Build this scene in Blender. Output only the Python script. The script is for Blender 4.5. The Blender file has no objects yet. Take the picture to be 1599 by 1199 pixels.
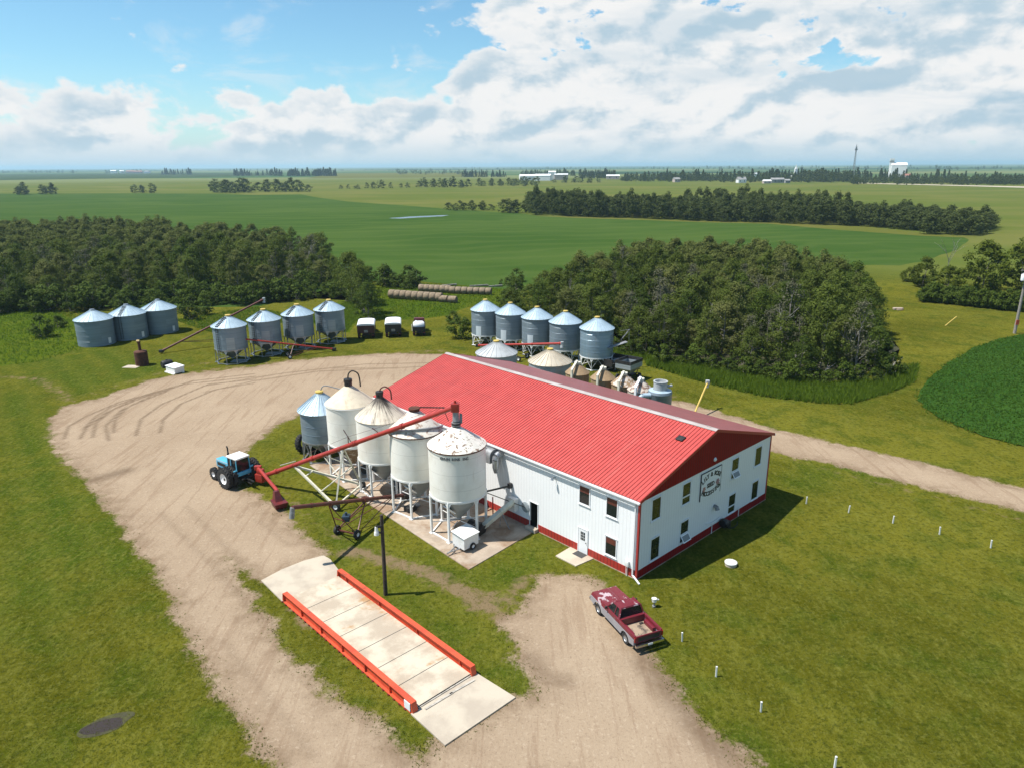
import bpy, bmesh, math, random
import numpy as np
from mathutils import Vector, Matrix, Euler
R=math.radians; PI=math.pi
random.seed(7); RNG=np.random.default_rng(11)
S=bpy.context.scene; COL=S.collection

# ------------------------------------------------------------------ camera
F=1126.0; HY=259.33; ROLL=R(.309); H=27.0; CX,CY=799.5,599.5
pit=math.atan((CY-HY)/F); c_,s_=math.cos(pit),math.sin(pit)
FW=Vector((0,c_,-s_)); r0=Vector((1,0,0)); u0=Vector((0,s_,c_))
RT=r0*math.cos(ROLL)-u0*math.sin(ROLL); UP=r0*math.sin(ROLL)+u0*math.cos(ROLL)
cd=bpy.data.cameras.new('camera'); cam=bpy.data.objects.new('camera',cd); COL.objects.link(cam)
cd.sensor_width=36; cd.lens=F/1599*36; cd.clip_start=.5; cd.clip_end=90000
m=Matrix.Identity(4)
for i,v in enumerate((RT,UP,-FW)):
    for j in range(3): m[j][i]=v[j]
m.translation=(0,0,H); cam.matrix_world=m; S.camera=cam
def G(px,py,z=0.0):
    """ground (or height z) point that the photograph shows at pixel px,py (1599x1199)"""
    d=RT*((px-CX)/F)-UP*((py-CY)/F)+FW; t=(z-H)/d.z
    return Vector((d.x*t,d.y*t,z))
def GP(l,z=0): return [tuple(G(x,y,z)[:2]) for x,y in l]

# ------------------------------------------------------------------ node helpers
class NT:
    def __init__(s,tree): s.t=tree; s.t.nodes.clear()
    def n(s,ty,ins=None,**kw):
        o=s.t.nodes.new(ty)
        for k,v in kw.items(): setattr(o,k,v)
        for k,v in (ins or {}).items(): s.put(o.inputs[k],v)
        return o
    def put(s,sock,v):
        if isinstance(v,bpy.types.NodeSocket): s.t.links.new(v,sock)
        elif isinstance(v,bpy.types.Node): s.t.links.new(v.outputs[0],sock)
        else:
            if sock.type=='RGBA' and len(v)==3: v=(*v,1)
            sock.default_value=v
    def m(s,op,a,b=None,c=None,clamp=False):
        o=s.n('ShaderNodeMath',operation=op,use_clamp=clamp)
        for i,v in enumerate((a,b,c)):
            if v is not None: s.put(o.inputs[i],v)
        return o.outputs[0]
    def mix(s,f,a,b,blend='MIX'):
        o=s.n('ShaderNodeMix',data_type='RGBA',blend_type=blend)
        s.put(o.inputs['Factor'],f); s.put(o.inputs[6],a); s.put(o.inputs[7],b)
        return o.outputs[2]
    def step(s,v,a,b):
        o=s.n('ShaderNodeMapRange',interpolation_type='SMOOTHSTEP')
        for i,x in enumerate((v,a,b,0.,1.)): s.put(o.inputs[i],x)
        return o.outputs[0]
    def noise(s,co,scale,detail=3,rough=.55,dist=0,out=0):
        o=s.n('ShaderNodeTexNoise',{'Scale':scale,'Detail':detail,'Roughness':rough,'Distortion':dist})
        if co is not None: s.put(o.inputs['Vector'],co)
        return o.outputs[out]
    def obj(s): return s.n('ShaderNodeTexCoord').outputs['Object']
    def mapv(s,co,sc=(1,1,1),rot=(0,0,0),loc=(0,0,0)):
        return s.n('ShaderNodeMapping',{'Vector':co,'Scale':sc,'Rotation':rot,'Location':loc}).outputs[0]
    def attr(s,name): return s.n('ShaderNodeAttribute',attribute_name=name).outputs['Fac']
    def pos(s): return s.n('ShaderNodeNewGeometry').outputs['Position']
    def bsdf(s,col,rough=.6,metal=0.,normal=None,spec=.5,**kw):
        o=s.n('ShaderNodeBsdfPrincipled',{'Base Color':col,'Roughness':rough,'Metallic':metal,'Specular IOR Level':spec})
        if normal is not None: s.put(o.inputs['Normal'],normal)
        for k,v in kw.items(): s.put(o.inputs[k],v)
        return o
    def bump(s,h,st=.4,d=.02): return s.n('ShaderNodeBump',{'Height':h,'Strength':st,'Distance':d}).outputs[0]
    def out(s,sh): s.t.links.new(sh.outputs[0],s.n('ShaderNodeOutputMaterial').inputs[0])
MATS={}
def newmat(name):
    mt=bpy.data.materials.new(name); mt.use_nodes=True; MATS[name]=mt; return mt,NT(mt.node_tree)
def simple(name,c1,c2=None,scale=3.,rough=.6,metal=0.,bump=0.,bscale=30.,lo=.4,hi=.65,spec=.5,dirt=None,dlo=.55,dhi=.75,dscale=1.3):
    mt,n=newmat(name); co=n.obj(); col=c1
    if c2 is not None: col=n.mix(n.step(n.noise(co,scale,5,.6),lo,hi),c1,c2)
    if dirt is not None: col=n.mix(n.step(n.noise(co,dscale,6,.7,.4),dlo,dhi),col,dirt)
    nr=n.bump(n.noise(co,bscale,3),bump,.02) if bump else None
    n.out(n.bsdf(col,rough,metal,nr,spec)); return mt
def wave(n,co,axis,period,prof='SIN'):
    """ridge height 0..1 along one object axis"""
    x=n.n('ShaderNodeSeparateXYZ',{'Vector':co}).outputs[axis]
    f=n.m('FRACT',n.m('DIVIDE',x,period))
    if prof=='RIB': return n.m('SUBTRACT',1.,n.step(n.m('ABSOLUTE',n.m('SUBTRACT',f,.5)),.06,.16))
    return n.m('ABSOLUTE',n.m('SUBTRACT',f,.5))
def ribbed(name,c1,c2,axis,period,rough=.45,metal=0.,dark=.75,lo=.35,hi=.7,scale=.8,bst=.6,spec=.5,dirt=None,dlo=.6,dhi=.8):
    mt,n=newmat(name); co=n.obj(); col=n.mix(n.step(n.noise(co,scale,5,.6),lo,hi),c1,c2)
    if dirt is not None: col=n.mix(n.step(n.noise(n.mapv(co,(1,1,.25)),1.6,5,.7),dlo,dhi),col,dirt)
    h=wave(n,co,axis,period,'RIB')
    if name=='roof_red':
        stk=n.noise(n.mapv(co,(.12,2.2,1)),1.,5,.7); col=n.mix(n.m('MULTIPLY',n.step(stk,.5,.75),.35),col,(.36,.06,.05)); col=n.mix(n.m('MULTIPLY',n.step(stk,.48,.3),.3),col,(.62,.17,.14))
        lap=n.m('LESS_THAN',n.m('ABSOLUTE',n.m('SUBTRACT',n.n('ShaderNodeSeparateXYZ',{'Vector':co}).outputs[0],4.7)),.03); col=n.mix(n.m('MULTIPLY',lap,.4),col,(.2,.03,.03))
    col=n.mix(n.m('MULTIPLY',h,1-dark),col,(0.02,.02,.02))
    n.out(n.bsdf(col,rough,metal,n.bump(h,bst,.03),spec)); return mt
simple('black_rubber',(.012,.012,.013),(.03,.028,.026),4,.85)
simple('black_metal',(.012,.012,.013),(.03,.024,.02),2,.55)
simple('dark_void',(.006,.006,.007),None,1,.9)
simple('white_paint',(.78,.78,.76),(.7,.69,.66),1.5,.45)
simple('cream_paint',(.62,.6,.5),(.5,.47,.36),2,.55,dirt=(.3,.22,.14),dlo=.62,dhi=.8)
simple('red_paint',(.36,.035,.022),(.28,.03,.02),1.2,.4,dirt=(.16,.03,.02),dlo=.58,dhi=.75)
simple('brown_red',(.12,.028,.018),(.085,.028,.02),1.2,.5,dirt=(.06,.03,.02))
simple('rust',(.10,.035,.016),(.06,.02,.012),2.5,.9,bump=.2,dirt=(.025,.015,.012))
simple('orange_paint',(.60,.082,.03),(.46,.06,.024),1.1,.55,dirt=(.2,.05,.03),dlo=.54,dhi=.74,dscale=1.8)
simple('concrete',(.40,.325,.25),(.31,.245,.185),.8,.9,bump=.15,bscale=12,dirt=(.235,.15,.09),dlo=.44,dhi=.66,dscale=.42)
simple('concrete_light',(.47,.405,.315),(.38,.32,.25),.6,.9,bump=.12,bscale=12,dirt=(.5,.36,.2),dlo=.62,dhi=.8,dscale=.4)
simple('deck_concrete',(.53,.46,.355),(.39,.32,.24),.5,.9,bump=.12,bscale=12,lo=.4,hi=.6,dirt=(.36,.2,.08),dlo=.53,dhi=.68,dscale=.33)
simple('steel',(.42,.44,.46),(.3,.31,.33),3,.42,.75)
simple('steel_dull',(.3,.31,.32),(.2,.2,.2),3,.6,.4)
simple('yellow_paint',(.6,.43,.1),(.5,.35,.08),2,.5)
simple('blue_paint',(.10,.42,.6),(.085,.36,.53),1.5,.35)
simple('navy_paint',(.015,.035,.06),None,1,.5)
simple('wood_pole',(.055,.042,.032),(.035,.028,.022),6,.9)
simple('grey_pole',(.3,.27,.24),(.2,.18,.16),6,.9)
simple('straw',(.27,.205,.135),(.17,.13,.09),2.2,.95,bump=.6,bscale=9,dirt=(.15,.12,.08),dlo=.5,dhi=.75)
simple('straw_end',(.6,.45,.22),(.5,.36,.18),3,.95,bump=.5,bscale=9)
simple('tarp_white',(.8,.81,.82),(.74,.75,.77),1.5,.5,bump=.15,bscale=2)
simple('maroon',(.13,.016,.016),(.09,.014,.014),2,.45)
simple('maroon_dark',(.05,.008,.009),(.03,.007,.008),2,.5)
simple('black_box',(.014,.014,.015),(.03,.027,.025),2,.6)
simple('grey_metal',(.2,.2,.2),(.13,.125,.12),2,.6)
simple('tan_metal',(.30,.205,.11),(.23,.155,.085),2,.7,dirt=(.2,.13,.08),dlo=.6,dhi=.75)
simple('peeling_white',(.52,.45,.38),(.2,.12,.09),2.6,.8,lo=.46,hi=.56)
simple('peeling_tan',(.27,.18,.1),(.5,.44,.38),2.2,.75,lo=.52,hi=.56,dirt=(.16,.1,.07),dlo=.58,dhi=.66,dscale=2.)
simple('trunk_bark',(.26,.235,.2),(.12,.1,.08),4,.95)
simple('dead_bark',(.34,.32,.29),(.18,.16,.14),4,.95)
simple('brick_pink',(.5,.4,.36),(.4,.3,.27),.3,.8)
simple('far_white',(.8,.8,.79),(.7,.7,.7),.05,.6)
simple('far_grey',(.3,.29,.28),(.2,.2,.2),.1,.8)
simple('far_red',(.35,.16,.12),None,1,.8)
simple('plank_grey',(.46,.42,.36),(.3,.27,.23),3,.9)
simple('rubber_mat',(.05,.05,.05),None,1,.9)
mt,n=newmat('glass_dark'); n.out(n.bsdf((.012,.016,.018),.06,0,None,.5))
simple('pane_grey',(.16,.18,.185),None,1,.35)
mt,n=newmat('glass_lawn_tint'); co=n.obj()  # lawn's reflection painted into the pane as dark green blotches
n.out(n.bsdf(n.mix(n.step(n.noise(co,2.2,3),.45,.6),(.022,.028,.014),(.055,.055,.02)),.08,0,None,.5))
mt,n=newmat('water'); n.out(n.bsdf((.045,.034,.028),.2,0,n.bump(n.noise(n.pos(),3,2),.05,.01),.25))
mt,n=newmat('pond_water'); n.out(n.bsdf((.12,.14,.15),.25,0,None,.5))
# galvanised sheet: rings, panel tone steps, streaks
def galv(name,c1,c2,ring=.1,dirt=(.3,.27,.22),dl=.62,rough=.38,metal=.7):
    mt,n=newmat(name); co=n.obj(); s=n.n('ShaderNodeSeparateXYZ',{'Vector':co})
    z=s.outputs[2]; a=n.m('ARCTAN2',s.outputs[1],s.outputs[0])
    cell=n.n('ShaderNodeCombineXYZ',{0:n.m('FLOOR',n.m('MULTIPLY',a,1.27)),1:n.m('FLOOR',n.m('DIVIDE',z,.82)),2:n.n('ShaderNodeObjectInfo').outputs['Random']})
    w=n.n('ShaderNodeTexWhiteNoise',{'Vector':cell.outputs[0]}).outputs[0]
    col=n.mix(n.m('MULTIPLY',w,.75),c1,c2)
    st=n.n('ShaderNodeCombineXYZ',{0:n.m('MULTIPLY',a,7.),1:n.m('MULTIPLY',z,.25),2:n.n('ShaderNodeObjectInfo').outputs['Random']})
    col=n.mix(n.m('MULTIPLY',n.step(n.noise(st,1.2,5,.7),dl,.85),.6),col,dirt)
    seam=n.m('LESS_THAN',n.m('ABSOLUTE',n.m('SUBTRACT',n.m('FRACT',n.m('DIVIDE',z,.82)),.5)),.025)
    col=n.mix(n.m('MULTIPLY',seam,.35),col,(.08,.09,.1))
    h=n.m('SINE',n.m('MULTIPLY',z,2*PI/ring))
    n.out(n.bsdf(col,rough,metal,n.bump(h,.35,.015),.5))
galv('galvanised',(.225,.28,.32),(.165,.213,.25),rough=.5,metal=.35)
galv('galvanised_streaked',(.33,.43,.5),(.19,.28,.36),dirt=(.42,.34,.26),dl=.5,metal=.45)
galv('galvanised_light',(.36,.4,.42),(.27,.31,.33),dirt=(.4,.36,.3),dl=.55,metal=.35,rough=.5)
simple('galv_roof',(.40,.505,.58),(.34,.44,.51),1.2,.5,.15)
simple('sun_reflect_panel',(.6,.68,.73),None,1,.4,.2)  # sun's reflection off smooth metal put into a pale panel colour
simple('galv_roof_grey',(.43,.45,.455),(.36,.375,.38),1.2,.55,.1,dirt=(.38,.33,.27),dlo=.6,dhi=.8)
simple('galv_roof_tan',(.52,.46,.36),(.45,.39,.3),1.2,.55,.2,dirt=(.4,.33,.24),dlo=.55,dhi=.8)
# white hopper bin paints
def binwhite(name,drip,dr,seed,spots=0):
    mt,n=newmat(name); co=n.mapv(n.obj(),loc=(seed,seed*2,0)); s=n.n('ShaderNodeSeparateXYZ',{'Vector':n.obj()})
    z=s.outputs[2]; a=n.m('ARCTAN2',s.outputs[1],s.outputs[0])
    col=n.mix(n.step(n.noise(co,.7,4),.4,.7),(.83,.81,.74),(.75,.72,.64))
    st=n.n('ShaderNodeCombineXYZ',{0:n.m('MULTIPLY',a,5.),1:n.m('MULTIPLY',z,.35),2:seed})
    col=n.mix(n.m('MULTIPLY',n.step(n.noise(st,1.5,5,.7),.56,.8),dr),col,drip)
    seam=n.m('LESS_THAN',n.m('ABSOLUTE',n.m('SUBTRACT',n.m('FRACT',n.m('DIVIDE',z,1.22)),.5)),.012)
    col=n.mix(n.m('MULTIPLY',seam,.35),col,(.3,.28,.24))
    n.out(n.bsdf(col,.4,0,n.bump(n.noise(co,1.2,2),.08,.05),.5))
binwhite('bin_white',(.5,.42,.3),.35,1.3); binwhite('bin_white_stained',(.42,.3,.2),.5,4.1)
def binroof(name,base,spot,lo,hi,scale,top=0.,seed=0.):
    mt,n=newmat(name); co=n.mapv(n.obj(),loc=(seed,seed,seed)); s=n.n('ShaderNodeSeparateXYZ',{'Vector':n.obj()})
    a=n.m('ARCTAN2',s.outputs[1],s.outputs[0]); rr=n.m('SQRT',n.m('ADD',n.m('POWER',s.outputs[0],2.),n.m('POWER',s.outputs[1],2.)))
    col=n.mix(n.step(n.noise(co,1.1,5,.65),.4,.7),base,tuple(x*.8 for x in base))
    col=n.mix(n.step(n.noise(co,scale,6,.72,.5),lo,hi),col,spot)
    if top:
        st=n.n('ShaderNodeCombineXYZ',{0:n.m('MULTIPLY',a,6.),1:n.m('MULTIPLY',rr,.5),2:seed})
        k=n.m('SUBTRACT',n.m('ADD',n.noise(st,1.6,5,.75),n.m('DIVIDE',top,n.m('ADD',rr,.4))),.62)
        col=n.mix(n.step(k,0.,.3),col,(.045,.035,.028))
    n.out(n.bsdf(col,.65,0,None,.3))
binroof('roof_speckled',(.76,.72,.64),(.2,.13,.09),.53,.59,3.2,0,2.)
binroof('roof_blotched',(.72,.67,.58),(.33,.22,.16),.52,.62,1.9,0,5.)
binroof('roof_streaked',(.66,.58,.46),(.4,.3,.2),.56,.72,1.8,.36,8.)
binroof('roof_beige',(.64,.555,.42),(.42,.33,.22),.56,.8,1.0,0,3.)
# building skins
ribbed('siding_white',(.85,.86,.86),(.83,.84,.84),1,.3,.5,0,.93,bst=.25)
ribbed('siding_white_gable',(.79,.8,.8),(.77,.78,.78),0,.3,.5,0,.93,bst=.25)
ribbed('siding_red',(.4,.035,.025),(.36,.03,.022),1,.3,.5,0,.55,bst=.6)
ribbed('siding_red_gable_shaded',(.25,.006,.007),(.22,.005,.006),0,.3,.6,0,.6,bst=.5,spec=.15)  # shaded copy of the siding red: gable shade put into a darker base colour
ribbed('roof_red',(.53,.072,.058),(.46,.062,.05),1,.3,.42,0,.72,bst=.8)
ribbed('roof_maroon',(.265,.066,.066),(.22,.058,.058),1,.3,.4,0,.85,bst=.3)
simple('trim_red',(.36,.03,.025),None,1,.45)
simple('trim_white',(.78,.79,.8),None,1,.45)
simple('ridge_cap',(.42,.36,.33),(.5,.45,.42),.5,.45,.2)
# pickup paint: maroon with patches of peeled clear coat
def peel(name,seed,lo):
    mt,n=newmat(name); co=n.mapv(n.obj(),(1.1,1.3,1.),loc=(seed,seed,0))
    f=n.step(n.noise(co,1.25,4,.6,.3),lo,lo+.025)
    n.out(n.bsdf(n.mix(f,n.mix(n.noise(n.obj(),3,3),(.125,.010,.018),(.175,.02,.03)),(.44,.34,.36)),.4,0,None,.5))
peel('pickup_peeled',4.7,.56); peel('pickup_maroon',9.1,.8)
simple('pickup_grey',(.36,.36,.385),(.3,.3,.33),1.2,.38,.3)
simple('bed_liner',(.33,.25,.175),(.25,.185,.13),2.2,.9,dirt=(.07,.055,.045),dlo=.47,dhi=.62,dscale=1.2)
mt,n=newmat('chrome'); n.out(n.bsdf((.6,.6,.62),.18,1.))
mt,n=newmat('lamp_red'); n.out(n.bsdf((.25,.01,.012),.2))
simple('rim_white',(.72,.72,.72),None,1,.4)
simple('plate_white',(.7,.72,.7),None,1,.4)

# ------------------------------------------------------------------ ground colours (one node group shared by lawn and gravel edge)
gt=bpy.data.node_groups.new('lawn_colour','ShaderNodeTree')
gt.interface.new_socket('Color',in_out='OUTPUT',socket_type='NodeSocketColor')
gt.interface.new_socket('Height',in_out='OUTPUT',socket_type='NodeSocketFloat')
n=NT(gt); P=n.pos()
big=n.noise(P,.045,4,.6,.6); mid=n.noise(P,.28,5,.65,.4); fine=n.noise(P,2.6,5,.7); vf=n.noise(P,6.5,3,.75)
col=n.mix(n.step(big,.36,.64),(.062,.064,.005),(.124,.117,.013))
col=n.mix(n.m('MULTIPLY',n.step(mid,.46,.66),.75),col,(.037,.06,.005))
col=n.mix(n.m('MULTIPLY',n.step(n.noise(P,.17,5,.7,.8),.56,.72),.6),col,(.125,.13,.024))
lush=n.attr('lush'); col=n.mix(n.m('MULTIPLY',lush,n.step(mid,.2,.6)),col,(.044,.070,.006))
# mowing passes
ph=n.m('ADD',n.m('MULTIPLY',n.n('ShaderNodeSeparateXYZ',{'Vector':n.mapv(P,rot=(0,0,R(-38)))}).outputs[0],1.9),n.m('MULTIPLY',n.noise(P,.05,2),9.))
col=n.mix(n.m('MULTIPLY',n.m('MULTIPLY_ADD',n.m('SINE',ph),.5,.5),.22),col,(.13,.13,.018))
st1=n.noise(n.mapv(P,(2.2,.9,1),rot=(0,0,R(-38))),1.,6,.74,.7)
col=n.mix(n.m('MULTIPLY',n.step(st1,.5,.66),.38),col,(.036,.045,.005)); col=n.mix(n.m('MULTIPLY',n.step(st1,.5,.36),.4),col,(.15,.15,.03))
col=n.mix(n.m('MULTIPLY',n.step(fine,.5,.62),.6),col,(.026,.036,.004))
col=n.mix(n.m('MULTIPLY',n.step(n.noise(P,3.6,5,.75),.5,.36),.4),col,(.16,.16,.035))
col=n.mix(n.m('MULTIPLY',n.step(n.noise(P,2.1,4,.7,.5),.6,.75),.4),col,(.16,.15,.032))
col=n.mix(n.m('MULTIPLY',n.step(vf,.62,.75),.45),col,(.22,.21,.08))
wear=n.m('ADD',n.attr('wear'),n.m('MULTIPLY',n.m('SUBTRACT',n.noise(P,.9,6,.7,.5),.5),1.3))
col=n.mix(n.m('MULTIPLY',n.step(wear,.3,.62),.85),col,n.mix(fine,(.15,.10,.06),(.23,.165,.10)))
o=n.n('NodeGroupOutput'); n.put(o.inputs[0],col); n.put(o.inputs[1],n.m('MULTIPLY_ADD',vf,.6,fine))
mt,n=newmat('lawn'); g=n.n('ShaderNodeGroup',node_tree=gt)
P=n.pos(); dist=n.n('ShaderNodeVectorMath',{0:P},operation='LENGTH').outputs['Value']
far=n.mix(n.step(n.noise(n.mapv(P,(.5,1,1)),.012,5,.6,.6),.38,.66),(.088,.112,.022),(.125,.13,.034))
far=n.mix(n.m('MULTIPLY',n.step(n.noise(P,.06,4,.7),.55,.75),.5),far,(.07,.1,.02))
vfar=n.n('ShaderNodeTexVoronoi',{'Vector':n.mapv(P,(.0006,.0013,1),rot=(0,0,.1)),'Scale':1.}).outputs['Color']
hs=n.n('ShaderNodeSeparateColor',{0:vfar})
vcol=n.mix(n.step(hs.outputs[0],.2,.8),(.05,.095,.03),(.14,.16,.06)); vcol=n.mix(n.m('GREATER_THAN',hs.outputs[1],.7),vcol,(.02,.045,.015))
far=n.mix(n.step(dist,1500.,1900.),far,vcol)
col=n.mix(n.attr('pasture'),g.outputs[0],far)
n.out(n.bsdf(col,.95,0,n.bump(g.outputs[1],.8,.09),0.))
mt,n=newmat('gravel'); g=n.n('ShaderNodeGroup',node_tree=gt); P=n.pos()
b1=n.noise(P,.12,5,.6,.5); b2=n.noise(P,.8,6,.7,.4); b3=n.noise(P,6.,4,.75); st=n.n('ShaderNodeTexVoronoi',{'Vector':P,'Scale':9.}).outputs[0]
col=n.mix(n.step(b1,.35,.65),(.335,.255,.176),(.295,.22,.15))
col=n.mix(n.m('MULTIPLY',n.step(b2,.52,.72),.4),col,(.25,.182,.124))
col=n.mix(n.m('MULTIPLY',n.step(b3,.52,.66),.55),col,(.2,.142,.096))
col=n.mix(n.m('MULTIPLY',n.step(n.noise(P,3.2,6,.82,.4),.53,.66),.6),col,(.44,.35,.255))
lt=n.noise(n.mapv(P,(2.4,.22,1),rot=(0,0,R(47))),.6,5,.65,.3)
col=n.mix(n.m('MULTIPLY',n.step(lt,.52,.62),.42),col,(.215,.145,.095))
tr=n.m('MULTIPLY',n.attr('track'),n.step(n.noise(P,1.4,5,.75,.5),.25,.5))
col=n.mix(n.m('MULTIPLY',tr,.8),col,(.10,.066,.043))
ed=n.m('ADD',n.m('ADD',n.attr('edge'),.45),n.m('ADD',n.m('MULTIPLY',n.m('SUBTRACT',n.noise(P,.45,5,.62,.1),.5),3.6),n.m('MULTIPLY',n.m('SUBTRACT',n.noise(P,5.,4,.7),.5),1.6)))
gf=n.step(ed,-.35,.35)
damp=n.m('MULTIPLY',n.m('SUBTRACT',1.,n.step(ed,0.,2.2)),n.step(b2,.3,.6))
col=n.mix(n.m('MULTIPLY',damp,.6),col,(.15,.10,.062))
col=n.mix(gf,g.outputs[0],col)
n.out(n.bsdf(col,.95,0,n.bump(n.m('ADD',n.m('MULTIPLY',b3,.8),n.m('ADD',b2,n.m('MULTIPLY',tr,-.6))),.7,.06),0.))
def fieldmat(name,c1,c2,rot,per,amt,c3,bd=.1,sc=.02):
    mt,n=newmat(name); P=n.pos()
    col=n.mix(n.step(n.noise(n.mapv(P,(.5,1,1)),sc,5,.6,.8),.35,.68),c1,c2)
    x=n.n('ShaderNodeSeparateXYZ',{'Vector':n.mapv(P,rot=(0,0,R(rot)))}).outputs[0]
    w=n.m('SINE',n.m('ADD',n.m('MULTIPLY',x,2*PI/per),n.m('MULTIPLY',n.noise(P,.012,3),26.)))
    col=n.mix(n.m('MULTIPLY',n.step(w,.1,1.),amt),col,c3)
    f=n.noise(P,1.6,4,.7); col=n.mix(n.m('MULTIPLY',n.step(f,.5,.75),.4),col,tuple(x*.5 for x in c1))
    n.out(n.bsdf(col,.9,0,n.bump(f,.6,bd),0.))
fieldmat('crop_green',(.036,.074,.014),(.056,.094,.02),78,17.,.3,(.078,.112,.028))
fieldmat('crop_dark',(.024,.066,.011),(.034,.078,.013),40,1.1,.25,(.018,.05,.008),.25,.05)
fieldmat('meadow_green',(.05,.082,.006),(.074,.098,.008),20,8.,.3,(.09,.102,.012),.2,.06)
fieldmat('pasture_strip',(.10,.108,.022),(.125,.12,.03),80,40.,.2,(.08,.1,.018))
fieldmat('dark_pasture',(.035,.055,.02),(.05,.075,.025),80,60.,.3,(.03,.05,.02))
def leafmat(name,a,b,c,tl=.25):
    mt,n=newmat(name); ge=n.n('ShaderNodeNewGeometry'); oi=n.n('ShaderNodeObjectInfo').outputs['Random']
    r=ge.outputs['Random Per Island']; col=n.mix(r,a,b)
    col=n.mix(n.m('MULTIPLY',n.step(oi,.5,1.),.75),col,c); col=n.mix(n.m('MULTIPLY',n.step(oi,.35,.0),.5),col,tuple(x*.62 for x in a))
    d=n.n('ShaderNodeBsdfPrincipled',{'Base Color':col,'Roughness':.7,'Specular IOR Level':.1})
    t=n.n('ShaderNodeBsdfTranslucent',{'Color':n.mix(.5,col,(.12,.2,.02))})
    mx=n.n('ShaderNodeMixShader',{0:tl}); n.put(mx.inputs[1],d.outputs[0]); n.put(mx.inputs[2],t.outputs[0]); n.out(mx)
leafmat('poplar_leaf',(.058,.082,.012),(.112,.140,.022),(.14,.142,.045))
leafmat('bright_leaf',(.058,.085,.008),(.115,.135,.014),(.09,.115,.012))
leafmat('bush_leaf',(.042,.07,.009),(.09,.125,.016),(.068,.1,.013))
leafmat('far_leaf',(.046,.062,.016),(.085,.102,.028),(.07,.085,.024),.2)
leafmat('spruce_leaf',(.014,.026,.013),(.03,.045,.02),(.02,.034,.015),.1)
leafmat('grey_leaf',(.085,.085,.05),(.13,.125,.08),(.1,.1,.06),.15)
leafmat('tall_grass_blade',(.085,.15,.010),(.155,.215,.02),(.115,.175,.014),.5)
leafmat('lawn_blade',(.07,.085,.006),(.14,.14,.018),(.1,.115,.012),.35)
leafmat('crop_leaf',(.04,.105,.011),(.075,.15,.018),(.055,.12,.014),.4)

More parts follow.
